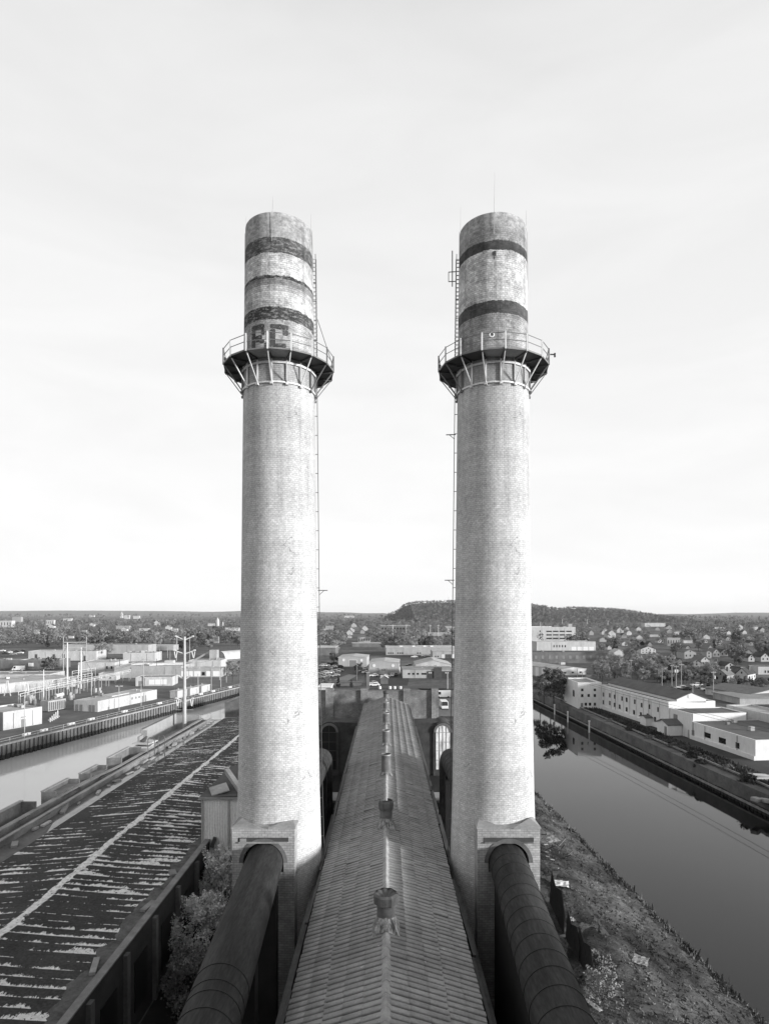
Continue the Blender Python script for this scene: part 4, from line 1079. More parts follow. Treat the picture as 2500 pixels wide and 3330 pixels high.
FB('painted_store','white store with a dark spray-painted patch on its wall at the left edge', -60,2227, 27, 14, 3.8, R(5), wm=m_white_wall, rm=m_roofgrey,
   extra=lambda r: (lambda g: g.build('graffiti', m_graf, r))(MB().extr([(18.2,-.02,.6),(19.6,-.02,1.0),(21.2,-.02,.5),(22.6,-.02,1.6),(23.8,-.02,2.9),(22.2,-.02,2.3),(21.0,-.02,2.8),(19.8,-.02,2.0),(18.6,-.02,1.8)], (0,.015,0))))
FB('dark_store','dull dark store with a white box against its wall, far left', -60,2178, 40, 12, 4.6, R(3), wm=m_walldull, rm=m_roofgrey, extra=lambda r: MB().box(24,26.5,-.4,0,1.6,3.4).build('box', m_white, r))
FB('workshop','pale workshop with dark openings and a leafless tree before it, far left', 67,2176, 18.5, 10, 4.6, R(3), wm=m_wallpale, rm=m_roofgrey, wins=[('f',3.2,1.4,1.9,2.4),('f',11,1.4,1.9,2.4)], doors=[('f',15,0,2.5,3,m_graf)])
FB('low_range','long pale range with four dark doorways behind the substation', 92,2149, 42, 14, 5.6, R(2), wm=m_wallpale, rm=m_roofpale, doors=[('f',4,0,1.6,4,m_graf),('f',15,0,1.4,4,m_graf),('f',21,0,1.4,4,m_graf),('f',34,0,1.2,3,m_graf)])
FB('brick_range','grey range with a flat roof behind the substation poles', 204,2127, 62, 16, 6.2, R(1), wm=m_wallgrey, rm=m_roofgrey)
FB('goods_shed','low pale goods shed in front of the woods, centre left', 400,2116, 40, 12, 4.0, R(1), wm=m_wallgrey, rm=m_roofpale)
FB('bridge_house','dark square bridge pier standing in the canal mouth beside the left smokestack', 731,2298, 9, 14, 5.4, R(-4), wm=m_conc_dark, rm=m_conc_dark, z0=-1)
# hopper with conveyor
c = gp(681,2172); root = thing('hopper_tower', 'pale hopper tower with a slanting conveyor left of the round-roofed tents', 'hopper', (c[0],c[1],G))
mb = MB(); mb.box(0,4,0,4,5.5,9.6); mb.add([(0,0,5.5),(4,0,5.5),(4,4,5.5),(0,4,5.5),(1.5,1.5,3),(2.5,1.5,3),(2.5,2.5,3),(1.5,2.5,3)], [(0,1,5,4),(1,2,6,5),(2,3,7,6),(3,0,4,7)]); mb.build('bin', m_wallgrey, root)
for x in (.2,3.8):
    for y in (.2,3.8): MB().bar((x,y,0),(x,y,5.6),.3).build('leg', m_steel, root)
MB().bar((.5,2,9.2),(-13.5,2,1.2),1.2,.9).build('conveyor', m_wallgrey, root)
for k in range(3):
    c = gp(699+27*k, 2149-2.5*k); root = thing('round_tent', ['white round-roofed storage tent nearest the hopper tower','white round-roofed storage tent, middle of three beside the left smokestack','white round-roofed storage tent half hidden by the left smokestack'][k], 'storage tent', (c[0],c[1],G), R(-38), 'round-roofed storage tents')
    mb = MB(); n = 14; w_ = 5.2
    vs = [(w_+w_*math.cos(PI*i/n), 0, 1.2+w_*.95*math.sin(PI*i/n)) for i in range(n+1)]; ve = [(x,19,z) for x,_,z in vs]
    mb.add(vs+ve, [(i,i+1,n+2+i,n+1+i) for i in range(n)]+[tuple(range(n+1,2*n+2))]); mb.build('canopy', m_white_wall, root, smooth=True)
    MB().add(vs+[(0,.01,0),(2*w_,.01,0)], [tuple(range(n+1))+(n+1,n+2)]).build('end_wall', m_wallgrey, root)
    MB().box(0,.4,0,19,0,1.2).box(2*w_-.4,2*w_,0,19,0,1.2).build('base_wall', m_conc_dark, root)

# ------------------------------------------------------------------ substation, masts and poles
def pole(label, u, v, h, r0=.14, r1=.1, m=None, arms=(), name='utility_pole', cat='utility pole', group=None, xfmr=False, z0=None, lamp=False):
    c = gp(u, v); root = thing(name, label, cat, (c[0],c[1],G if z0 is None else z0), 0, group)
    MB().tube((0,0,-.2),(0,0,h), r0, 8, r1).build('pole', m or m_timber, root, smooth=True)
    for z, w in arms:
        a = MB().bar((-w/2,-.12,z),(w/2,-.12,z), .12).build('crossarm', m or m_timber, root)
        ins = MB()
        for s_ in (-.46,-.2,.2,.46): ins.tube((s_*w,-.12,z+.06),(s_*w,-.12,z+.28), .05, 5)
        ins.build('insulators', m_pale_steel, a)
    if xfmr:
        for s_ in ((-.42,.42) if xfmr > 1 else (.42,)): MB().tube((s_,0,h*.72),(s_,0,h*.72+1.1), .3, 10).build('transformer', m_pale_steel, root)
    if lamp:
        MB().bar((-.75,0,h),(.75,0,h), .08).build('lamp_arm', m or m_steel, root)
        for s_ in (-1,1): MB().obox((s_*.75,0,h+.02),(.7,.3,.16)).build('lamp_head', m_white, root, bevel=.04)
    return root
m_woodpale = mat('pale_pole', .36, .85, .2, 1)
pole('thick pale tapered steel mast, tallest in the substation yard', 219,2242, 18.2, .42, .2, m_pale_steel, name='steel_mast', cat='mast')
pole('pale tapered mast with a small cap right of the tallest substation mast', 264,2240, 16.2, .36, .16, m_pale_steel, name='steel_mast', cat='mast')
pole('thin mast with a slim shaft between the two thick substation masts', 255,2237, 9, .2, .16, m_pale_steel, name='steel_mast', cat='mast')
c0 = gp(206,2198); c1 = gp(281,2196)
root = thing('pole_gantry', 'H-shaped pair of tall poles joined by two crossbars behind the substation', 'gantry', (c0[0],c0[1],G))
for (x,y) in (c0,c1): MB().tube((x,y,G),(x,y,G+18.5), .24, 8, .16).build('leg', m_galv, root, world=True)
for z in (15.8,13.4): MB().bar((c0[0],c0[1],G+z),(c1[0],c1[1],G+z), .3).build('crossbar', m_galv, root, world=True)
for k, (u, v, h) in enumerate(((88,2288,6.5),(24,2264,5.5))):
    c = gp(u,v); root = thing('a_frame_support', ['pale A-shaped frame standing behind the white wing','pale A-shaped frame behind the tall white block, at the left edge'][k], 'frame', (c[0],c[1],G), 0, 'A-shaped frames')
    for s_ in (-1,1): MB().bar((s_*1.15,0,0),(s_*.12,0,h), .26).build('leg', m_pale_steel, root)
pole('plain pale pole rising past the white wing roof', 142,2314, 12.6, .17, .13, m_pale_steel, name='steel_pole', cat='pole')
pole('slender lamp post in front of the white wing, on the quay', 80,2388, 9.5, .1, .07, m_steel, name='lamp_post', cat='lamp post', lamp=False)
pole('twin-headed lamp post standing before the relay building', 387,2311, 7.4, .1, .07, m_steel, name='lamp_post', cat='lamp post', lamp=True)
pole('thin lamp post near the far corner of the relay building', 459,2296, 7.0, .09, .07, m_steel, name='lamp_post', cat='lamp post')
pole('short lamp post right of the control cabinets', 597,2268, 7.5, .1, .07, m_steel, name='lamp_post', cat='lamp post')
pole('straight pole beside the pump house, in front of the relay roof', 297,2262, 9.5, .16, .12, m_woodpale)
pole('tall pale pole left of the monopole, rising from the warehouse yard', 467,2232, 11.6, .18, .14, m_woodpale)
pole('dark slim pole before the grey warehouse left end', 358,2188, 8.5, .16, .12, m_dark_steel)
pole('dark slim pole at the middle of the grey warehouse', 389,2201, 9, .16, .12, m_dark_steel)
pole('dark slim pole at the right part of the grey warehouse', 509,2203, 8.6, .16, .12, m_dark_steel)
for k,(u,v,h) in enumerate(((574,2149,15),(617,2147,15))): pole(['tall slim mast left behind the monopole head','tall slim mast right behind the monopole head'][k], u,v,h,.22,.16,m_galv,name='steel_mast',cat='mast')
for k,(u,v,h) in enumerate(((644,2258,7.5),(687,2246,8),(714,2212,10),(718,2236,7),(736,2220,9.5),(520,2146,7),(545,2140,8),(553,2147,6))):
    pole(['pole on the quay right of the monopole','second pole on the quay right of the monopole','tall pole at the right end of the pavilion','shorter pole before the pavilion right end','pole nearest the left smokestack on the far quay','pole left behind the store roof','pole right of the store roof','low pole beside the store roof'][k], u,v,h,.15,.11,m_woodpale)
# bus frames of the substation
def busframe(label, p, q_, h, n):
    a = Vector(p+(G,)); b = Vector(q_+(G,)); root = thing('busbar_row', label, 'busbar row', a, 0, 'substation bus frames')
    for i in range(n):
        c = a.lerp(b, i/(n-1)); MB().bar(c, c+Vector((0,0,h)), .2).build('post', m_galv, root, world=True)
        MB().tube(c+Vector((0,0,h)), c+Vector((0,0,h+.8)), .11, 6).build('insulator', m_pale_steel, root, world=True)
    up = Vector((0,0,h+.85)); MB().tube(a+up, b+up, .09, 6).build('busbar', m_pale_steel, root, world=True)
    up = Vector((0,0,h)); MB().bar(a+up, b+up, .16, .22).build('beam', m_galv, root, world=True)
for k,(u0,v0,u1,v1,h,n) in enumerate(((60,2296,150,2270,3.6,5),(66,2303,158,2278,3.6,5),(150,2283,330,2240,3.8,8),(160,2273,345,2232,3.8,8),(170,2262,300,2233,4.6,6),(330,2238,420,2216,3.6,5),(345,2230,425,2210,3.6,4),(235,2232,310,2218,5.2,4))):
    busframe('row of grey posts carrying a busbar, '+['nearest the white wing','just behind the nearest row by the white wing','longest row across the middle of the yard','long row behind the longest one','behind the thick mast foot','nearest the office annex','second row before the grey warehouse','short tall row between the two masts'][k], gp(u0,v0), gp(u1,v1), h, n)
c = gp(157,2318); root = thing('power_transformer', 'large grey power transformer with fins and a top tank, right of the white wing', 'transformer', (c[0],c[1],G), R(70))
MB().box(0,6.2,0,3.2,.3,3.4).build('tank', m_wallgrey, root, bevel=.08)
for i in range(9): MB().box(.3+i*.66,.5+i*.66,-.5,0,.6,3.0).build('fin', m_galv, root)
MB().tube((4,1.6,4.4),(6.6,1.6,4.6),.5,12).build('conservator', m_pale_steel, root, smooth=True)
for i in range(3): MB().tube((1+i*1.1,1.6,3.4),(1+i*1.2,1.2,4.7),.16,8,.09).build('bushing', m_dark_steel, root)
rr = random.Random(11)
for k in range(15):
    u = rr.uniform(60,330); v = 2312-(u-60)*.22+rr.uniform(-16,8); c = gp(u,v)
    root = thing('switchgear', 'small grey switchgear stand among the substation bus frames', 'switchgear', (c[0],c[1],G), R(75), 'switchgear in the yard')
    MB().box(-.5,.5,-.4,.4,0,1.6).build('cabinet', m_wallgrey if k % 3 else m_dkmetal, root)
    for i in (-.35,0,.35): MB().tube((i,0,1.6),(i,0,2.7),.08,6).build('insulator', m_rust if k % 2 else m_pale_steel, root)
c = gp(171,2345)
for k in range(5):
    c = gp(163+k*6.2,2349-k*3.2); o = MB().tube((0,0,0),(0,0,1.2+.25*k),.13,8).box(-.5,.5,-.1,.1,.5,.65).build('pipe_valve', m_white); o.location = (c[0],c[1],G)
    tag(o, 'white upright pipe with a crosspiece on the quay beside the white wing', 'pipe', 'white pipes beside the white wing')

# monopole on the near canal edge
MX, MY = -43.2, 127.0
root = thing('monopole', 'tall pale steel monopole with curved arms, standing in the roofless enclosure by the canal', 'monopole', (MX,MY,7.6))
MB().tube((0,0,0),(0,0,20.4), .43, 14, .24).build('shaft', m_galv, root, smooth=True)
for z, l, ins in ((20.2,1.75,False),(17.2,2.1,True),(11.7,1.2,False),(6.9,1.7,True)):
    for s_ in (-1,1):
        a = MB().path([(0,0,z-.5),(s_*l*.5,0,z-.15),(s_*l,0,z+.25)], .12, 6); a.tube((s_*(l-.15),0,z+.25),(s_*(l+.25),0,z+.3),.18,6)
        a = a.build('arm', m_pale_steel, root)
        if ins: i_ = MB().tube((s_*l*.75,0,z),(s_*(l-.25),0,z-1.3),.1,6).tube((s_*(l+.1),0,z),(s_*(l-.15),0,z-1.4),.1,6).build('insulator', m_pale_steel, a)
for z in (13.6,4.7,-1.7+0.2):
    if z > 0: MB().bar((-1.9,0,z),(1.9,0,z),.09).build('crossbar', m_galv, root)
for s_ in (-1,1): MB().tube((s_*1.85,0,4.7),(s_*1.85,0,13.6),.03,4).build('downlead', m_dark_steel, root)

# wires between the masts of the yard
def span(label, a, b, sag, r=.05):
    mb = MB(); a = Vector(a); b = Vector(b); pts = [a.lerp(b,i/12)-Vector((0,0,sag*math.sin(PI*i/12))) for i in range(13)]
    tag(mb.path(pts, r, 4).build('power_line', m_dark_steel), label, 'wire', 'wires over the substation')
P2 = lambda u,v,h: gp(u,v)+(G+h,)
span('power line from the H-shaped gantry to the thick steel mast', P2(206,2198,15.8), P2(219,2242,17), 1.0)
span('power line from the H-shaped gantry to the capped mast', P2(281,2196,15.8), P2(264,2240,15.5), 1.0)
span('power line from the thick steel mast towards the plain pole by the white wing', P2(219,2242,17), P2(142,2314,12), 1.5)
span('power line from the capped mast to the pole beside the pump house', P2(264,2240,15.5), P2(297,2262,9.2), .8)
span('power line from the pump house pole to the tall pole by the monopole', P2(297,2262,9.2), P2(467,2232,11), 1.6)
span('power line from the tall pole by the monopole to the pavilion pole', P2(467,2232,11), P2(714,2212,9.6), 2.2)
span('power line between the two slim masts behind the monopole head', P2(574,2149,13), P2(617,2147,13), .6)
span('power line from the left picture edge to the plain pole by the white wing', P2(-40,2330,11), P2(142,2314,12.2), 1.2)
# ------------------------------------------------------------------ between the stacks
m_lot = mat('lot_paving', .16, .9, .15, .1)
sheet('parking_lot', [gp(1035,2232),gp(1160,2215),gp(1165,2165),gp(1040,2150)], G+.012, m_asph)
sheet('grey_lot', [gp(1081,2213),gp(1130,2215),gp(1163,2196),gp(1134,2193)], G+.020, m_lot)
sheet('service_yard', [gp(1190,2243),gp(1322,2243),gp(1335,2185),gp(1185,2190)], G+.014, mat('dark_yard', .03, .9, .3, .2))
sheet('asphalt_yard', [gp(1240,2148),gp(1480,2150),gp(1480,2132),gp(1240,2130)], G+.012, m_asph)
sheet('road', [gp(1020,2240),gp(1480,2240),gp(1480,2230),gp(1020,2230)], G+.026, mat('road_surface', .075, .9, .15, .1))
sheet('van_yard', [gp(1415,2330),gp(1480,2330),gp(1480,2245),gp(1405,2245)], G+.010, m_lot)
m_metal1 = mat('ribbed_siding', .36, .6, .05, .1, stretch=(14, .1, .1), fine=.15)
def discs(root, w, pts):
    for f_, s, z, r in pts:
        n = 16; o = MB()
        if f_ == 'f': o.extr([(s+r*math.cos(2*PI*i/n),-.12,z+r*math.sin(2*PI*i/n)) for i in range(n)], (0,.12,0))
        else: o.extr([(w+.12,s+r*math.cos(2*PI*i/n),z+r*math.sin(2*PI*i/n)) for i in range(n)], (-.12,0,0))
        o.build('round_panel', m_white, root)
def ext_a(r):
    discs(r, 15.8, [('f',2.9,3.6,.75),('f',12.9,3.5,.75),('r',6,3.7,.75),('r',13,3.8,.75)])
    for x0,x1,z0,z1 in ((5.9,6.1,0,3.6),(10.1,10.3,0,3.6),(5.9,10.3,3.6,3.8)): MB().box(x0,x1,-.12,0,z0,z1).build('door_trim', m_white, r)
c = gp(1100,2168); gable_building('metal_warehouse', 'wide pale metal warehouse with a big grey door and round white wall discs, left one', 'warehouse', c, 15.8, 22, 4.9, .7, R(-2), m_metal1, m_roofpale, .2, doors=[('f',6.1,0,4.0,3.6)], extra=ext_a)
def ext_b(r):
    discs(r, 14.6, [('f',2.4,4.2,.75),('f',11.6,4.2,.75),('r',4,4.2,.75),('r',12,4.3,.75)])
    MB().box(-.2,4.6,-1.6,0,0,2.6).build('annex', m_wallgrey, r); MB().box(4.8,9.2,-1.3,0,0,3.0).build('entrance', m_wallpale, r)
    for x in (6.3,7.3): MB().box(x,x+.5,-1.36,-1.3,2.0,2.5).build('window', m_glass, r)
    for y in (2,6,10): MB().box(14.6,15.0,y,y+2.0,0,2.6).build('door', m_white, r)
c = gp(1200,2193); gable_building('metal_warehouse', 'nearer pale metal warehouse with a small white entrance porch and round white wall discs', 'warehouse', c, 14.6, 24, 5.4, .8, R(-2), m_metal1, m_roofpale, .2, extra=ext_b)
def ext_c(r):
    MB().box(11.3,22.5,-.25,0,0,3.2).build('dark_cladding', m_asph, r); MB().box(14.2,17.8,-.6,-.25,0,5.1).build('dark_tower', m_dark_steel, r)
    for x in (11.8,12.6,19.4,20.3): MB().box(x,x+.6,-.31,-.25,2.2,2.8).build('window', m_wallpale, r)
c = gp(1309,2206); flat_building('workshop_office', 'low grey workshop with a dark entrance tower and a row of small windows', 'office', c, 22.5, 12, 4.1, R(0), m_wallgrey, m_roofgrey, 0,
    wins=[('f',2.4,1.6,1.0,.8),('f',4.4,1.6,1.0,.8),('f',6.4,1.6,1.0,.8),('f',8.6,1.6,2.2,.8)], extra=ext_c)
c = gp(1352,2186); gable_building('workshop_roof', 'broad pale hipped workshop behind the low grey workshop front', 'workshop', c, 18, 22, 3.6, 2.2, R(0), m_wallpale, m_roofpale, .2)
def ext_d(r):
    for x,y in ((10,6),(19,7),(27,7),(32,6)): MB().box(x,x+2,y,y+2,5.4,6.3).build('roof_unit', m_white, r)
c = gp(1255,2131); flat_building('long_warehouse', 'long low warehouse with a bright flat roof and two rows of tiny windows, centre distance', 'warehouse', c, 50, 26, 5.3, R(1), m_wallgrey, m_white_wall, 0,
    wins=[('f',1.4,1,.9,.9),('f',2.9,1,.9,.9),('f',4.4,1,.9,.9),('f',8,1,.9,.9),('f',9.6,1,.9,.9),('f',11.2,1,.9,.9),('f',22,1,.9,.9),('f',23.8,1,.9,.9)], extra=ext_d)
c = gp(1407,2141); flat_building('loading_wing', 'lower wing with dark loading doors joined to the long bright-roofed warehouse', 'warehouse', c, 28, 16, 4.6, R(1), m_wallgrey, m_roofpale, 0,
    doors=[('f',6,0,1.6,2.6,m_white),('f',8.2,0,4,2.6,m_graf),('f',12.6,0,1.4,2.6,m_white),('f',14.4,0,4,2.6,m_graf)], wins=[('f',1.4,.8,.8,.8),('f',3,.8,.8,.8)])
c = gp(1012,2132); flat_building('far_shed', 'dull shed with a bright roof edge right behind the left smokestack', 'shed', c, 17, 24, 5.5, R(0), m_walldull, m_white_wall, 0)
c = gp(1237,2053); flat_building('far_mill', 'far pale mill block with a flat bright roof under the cliffed hill', 'mill', c, 50, 20, 9, 0, m_walldull, m_white_wall, 0, wins=[('f',2+i*5,3,3,3) for i in range(9)])
c = gp(1145,2104); flat_building('truck_depot', 'long bright flat canopy among the trees between the stacks', 'depot', c, 33, 8, 3.2, R(3), m_walldull, m_white_wall, 0)
c = gp(1436,2055); gable_building('far_barn', 'grey gabled barn under the right end of the cliffed hill', 'barn', c, 16, 20, 5, 4, R(-60), m_wallgrey, m_roofgrey)
c = gp(1392,2068); flat_building('viaduct_block', 'long low pale block along the far tracks beside the right smokestack', 'building', c, 44, 8, 4, 0, m_wallgrey, m_roofpale, 0)
c = gp(1013,2092); flat_building('tower_block', 'pale upright block half hidden behind the left smokestack ladder', 'building', c, 14, 10, 8, 0, m_wallgrey, m_roofpale)
def catenary(k, u, v, h, w):
    c = gp(u,v); root = thing('rail_gantry', ['tall grey rail mast with an arm beside the far mill','grey rail mast right of the far mill','left mast of the pair by the right smokestack','right mast of the pair by the right smokestack'][k], 'rail mast', (c[0],c[1],G), 0, 'masts along the far tracks')
    MB().tube((0,0,0),(0,0,h),.35,8,.25).build('pole', m_pale_steel, root); MB().bar((-w/2,0,h-.6),(w/2,0,h-.6),.3).build('crossarm', m_pale_steel, root)
for k,a in enumerate(((1277,2085,17,6),(1321,2060,13,4),(1399,2066,14,3),(1425,2071,15,3))): catenary(k,*a)
pole('timber pole between the two metal warehouses and the grey lot', 1160,2213, 7.5, .14, .1, m_timber)
pole('timber pole behind the far shed near the left smokestack', 1090,2120, 9, .2, .15, m_timber)
pole('pale post with a lamp beside the van yard', 1455,2240, 6, .12, .1, m_pale_steel, name='lamp_post', cat='lamp post')
# brick gate piers and sheds just beyond the end wall
c = gp(1193,2246)
root = thing('gate_pier', 'tall brick pier left of the dark yard behind the end wall', 'pier', (gp(1196,2242)[0],gp(1196,2242)[1],G)); MB().box(-.6,.6,0,1.2,0,6.4).build('shaft', m_walldull, root); MB().box(-.7,.7,-.1,1.3,6.4,6.7).build('cap', m_conc, root)
c = gp(1120,2236); o = flat_building('retaining_wall', 'low dark retaining wall between the road and the grey lot', 'wall', gp(1024,2231), 19, .5, 1.5, 0, m_walldull, m_conc_dark, 0)
c = gp(1238,2226); gable_building('gate_lodge', 'tiny dark hut with a white gable in the middle of the dark yard', 'hut', (c[0],c[1]), 3.0, 3, 2.6, .9, 0, m_walldull, m_white_wall, .3)
for k,u in enumerate((1235,1268,1283,1302)):
    c = gp(u,2241); o = MB().lathe([(.55,0),(.55,.9),(.4,1.05)],14).build('white_drum', m_white); o.location = (c[0],c[1],G+.02); tag(o, 'white drum standing in the row behind the end wall', 'drum', 'white drums behind the end wall')
c = gp(1024,2262); flat_building('box_trailer', 'white box trailer parked left behind the end wall', 'trailer', gp(1037,2262), 4.2, 9, 3.0, 0, m_white_wall, m_white, 0)

# ------------------------------------------------------------------ vehicles
def car_proto(name, label, cat, bm, L=4.4, W=1.78, H=1.42, van=False):
    root = thing(name, label, cat)
    mb = MB(); z0 = .28
    if not van: side = [(-L/2,z0),(-L/2,.72),(-L*.46,.86),(-L*.22,.92),(-L*.08,H),(L*.24,H),(L*.4,.98),(L/2,.9),(L/2,z0)]
    else: side = [(-L/2,z0),(-L/2,.9),(-L*.44,1.1),(-L*.33,H),(L/2-.05,H),(L/2,H-.2),(L/2,z0)]
    mb.extr([(x,-W/2,z) for x,z in side], (0,W,0)); mb.build('body', bm, root, bevel=.08)
    g = MB()
    if not van:
        g.add([(-L*.215,-W*.42,.95),(-L*.09,-W*.38,H-.04),(-L*.09,W*.38,H-.04),(-L*.215,W*.42,.95)],[(0,1,2,3)]); g.v = [(x-.03,y,z+.02) for x,y,z in g.v]
        for s_ in (-1,1): g.extr([(-L*.17,s_*(W/2+.012),.95),(-L*.07,s_*(W/2+.012),H-.1),(L*.22,s_*(W/2+.012),H-.1),(L*.34,s_*(W/2+.012),.98)],(0,-.02*s_,0))
        g.add([(L*.25,-W*.4,H-.03),(L*.385,-W*.44,1.02),(L*.385,W*.44,1.02),(L*.25,W*.4,H-.03)],[(0,1,2,3)]); 
        g.v[-4:] = [(x+.03,y,z+.02) for x,y,z in g.v[-4:]]
    else:
        g.add([(-L*.445,-W*.45,1.14),(-L*.34,-W*.42,H-.1),(-L*.34,W*.42,H-.1),(-L*.445,W*.45,1.14)],[(0,1,2,3)]); g.v = [(x-.04,y,z+.02) for x,y,z in g.v]
        for s_ in (-1,1): g.extr([(-L*.38,s_*(W/2+.012),1.15),(-L*.31,s_*(W/2+.012),H-.25),(-L*.16,s_*(W/2+.012),H-.25),(-L*.16,s_*(W/2+.012),1.15)],(0,-.02*s_,0))
    g.build('glass', m_glass, root)
    for x in (-L*.31,L*.3):
        for s_ in (-1,1): MB().tube((x,s_*(W/2-.2),.32),(x,s_*(W/2+.02),.32),.32,12).build('wheel', mat('tyre',.02,.9,.2,3), root)
    return root
m_cw, m_cd, m_cg = mat('white_car_paint',.75,.3,.02,1,spec=.5), mat('dark_car_paint',.03,.3,.1,1,spec=.5), mat('grey_car_paint',.3,.35,.05,1,spec=.5)
P = {'w': car_proto('parked_car','','car',m_cw), 'd': car_proto('parked_car','','car',m_cd), 'g': car_proto('parked_car','','car',m_cg), 'v': car_proto('parked_van','','van',m_cw,5.6,2.1,2.4,True)}
used = set()
def car(kind, u, v, rz, label, group):
    c = gp(u,v); o = P[kind]
    if kind in used: o = copy_tree(o)
    used.add(kind); o.location = (c[0],c[1],G+.03); o.rotation_euler = (0,0,R(rz)); o['label'] = label; o['group'] = group
rr = random.Random(3)
nm = {'w':'white','d':'dark','g':'grey'}
for k in range(26):      # crowded lot left of the metal warehouses
    row = k // 7; u = 1042+ (k % 7)*9.5 + rr.uniform(-2,2) + row*3; v = 2206-row*13+ (k % 7)*-1.6 + rr.uniform(-2,2)
    if u > 1112: continue
    kd = rr.choice('ddgwg'); car(kd, u, v, rr.choice((0,90,80,10,170)), nm[kd]+' car in the crowded lot left of the metal warehouses', nm[kd]+' cars in the crowded lot')
for u,v,kd,rz,l in ((1184,2178,'w',20,'white car nearest the gap between the two metal warehouses'),(1190,2190,'w',35,'white car parked slantwise at the corner of the nearer metal warehouse'),(1178,2186,'g',30,'grey car behind the small tree by the nearer metal warehouse'),
        (1216,2201,'w',5,'white car before the annex of the nearer metal warehouse'),(1252,2203,'w',15,'white car parked nose out in the dark yard'),(1276,2200,'w',80,'white car end-on beside the dark car in the yard'),(1285,2199,'d',80,'dark car between the warehouse corner and the white car'),
        (1217,2232,'w',5,'white car on the road edge left of the tiny hut'),(1212,2226,'g',30,'grey car behind the white one left of the tiny hut'),
        (1347,2139,'w',3,'white car before the long bright-roofed warehouse'),(1380,2136,'w',10,'larger white car before the long bright-roofed warehouse'),(1399,2135,'w',-30,'white car by the loading wing corner'),(1442,2118,'w',0,'white car beyond the loading wing roof'),(1420,2110,'g',0,'grey car left beyond the loading wing'),
        (1330,2167,'d',10,'dark car in the yard right of the nearer metal warehouse'),(1345,2172,'g',10,'grey car in the yard right of the nearer metal warehouse')):
    car(kd,u,v,rz,l,None if False else 'cars around the metal warehouses')
car('v', 1443, 2304, 92, 'white van parked in the yard left of the right smokestack', 'white vans')
car('v', 1441, 2269, 0, 'white van parked crosswise behind the other van', 'white vans')
for k,(u,v,kd) in enumerate(((18,2127,'d'),(30,2124,'w'),(44,2130,'g'),(55,2121,'d'),(66,2126,'w'),(8,2119,'w'),(75,2119,'d'),(160,2126,'d'),(173,2123,'w'),(183,2124,'w'),(192,2122,'g'))):
    car(kd,u,v,rr.uniform(-20,20), nm[kd]+' car in the scattered lot at far left', nm[kd]+' cars at far left')
car('v', 60, 2181, 5, 'white pickup-like van before the workshop at far left', 'white vans')
car('g', 36, 2189, 0, 'grey car behind the painted store', 'cars at far left')
car('g', 160,2178, 0, 'grey car right of the workshop at far left', 'cars at far left')
for k,(u,v,kd) in enumerate(((2264,2232,'w'),(2280,2240,'g'),(2228,2245,'d'),(2300,2247,'w'),(2216,2241,'w'),(2183,2244,'d'))):
    car(kd,u,v,rr.uniform(-20,20), nm[kd]+' car on the back lane behind the long white factory', nm[kd]+' cars on the back lane')

# ------------------------------------------------------------------ right bank: white factory and its yard
RZF = R(-90+6.1)      # facade faces the river; local x runs towards the viewer
m_fac = mat('factory_render', .70, .85, .08, .2, fine=.06, stretch=(1,1,.4))
m_facroof = mat('factory_roof', .11, .95, .22, .4, .2, 10)
sheet('factory_yard', [(XR2(90)+3,60),(XR2(236)+3,236),(75,236),(80,60)], G+.012, mat('yard_asphalt', .045, .9, .3, .15, .1))
root = flat_building('factory_end_block', 'white end block with an arched side window at the far end of the factory', 'factory', (59.6,184), 7.4, 14, 7.6, 0, m_fac, m_roofgrey, .5,
    wins=[('f',1.0,5.4,.7,.8),('f',4.9,5.4,.7,.8),('f',1.0,3.6,.7,.9),('f',3.0,3.6,.7,.9),('f',4.9,3.6,.7,.9),('f',2.1,.9,.7,.9),('f',3.4,.9,.7,.9),('f',4.9,.9,.7,.9)], doors=[('f',.9,0,.7,1.7)])
aw = MB(); n = 10; aw.extr([(-.07,4.0+.75*math.cos(PI*i/n),4.6+.75*math.sin(PI*i/n)) for i in range(n+1)]+[(-.07,3.25,3.2),(-.07,4.75,3.2)], (.06,0,0)); aw.build('window', m_glass, root)
MB().box(-.12,7.5,-.12,-.01,-.2,.5).build('plinth', m_white, root)
def fac_ext(r):
    for x in (2.2,6.4,10.2,13.6,17,20.6,24.2,28,32): MB().tube((x,-.12,0),(x,-.12,6.7),.09,6).build('drainpipe', m_fac, r)
    MB().box(0,36,-.35,-.01,-.2,1.0).build('plinth', m_white, r)
    MB().box(0,36.1,-.12,.0,6.2,6.32).box(0,36.1,-.16,0,6.95,7.1).build('cornice', m_white, r)
    mb = MB(); mb.extr([(36,2.2,7.05),(36,10,7.05),(36,10,8.0),(36,6.1,9.5),(36,2.2,8.0)], (-36,0,0)); mb.build('gable_wall', m_fac, r)
    mb = MB(); 
    for y0,z0,y1,z1 in ((1.9,7.95,6.1,9.6),(6.1,9.6,10.3,7.95)): mb.extr([(36.15,y0,z0),(36.15,y1,z1),(36.15,y1,z1+.18),(36.15,y0,z0+.18)], (-36.4,0,0))
    mb.build('gable_roof', m_facroof, r)
    MB().box(36.0,36.12,5.2,6.0,8.3,9.0).build('vent_panel', m_white, r)
ws = []
for x,z in ((1.0,3.9),(1.0,1.5),(5.0,4.2),(5.0,1.9),(8.0,4.2),(8.0,1.8),(11.0,1.7),(12.4,4.3),(15,4.3),(15,1.6),(19.5,4.4),(19.0,1.4),(23,4.0),(22.6,1.4),(27,4.2),(26,1.6),(31,4.1),(29.5,1.3)): ws.append(('f',x,z,.85,1.25))
fac = flat_building('white_factory', 'long white factory wing with small windows and a dark gabled roof by the right river', 'factory', (67.0,184.2), 36, 12.5, 7.1, RZF, m_fac, m_facroof, .35, wins=ws, extra=fac_ext)
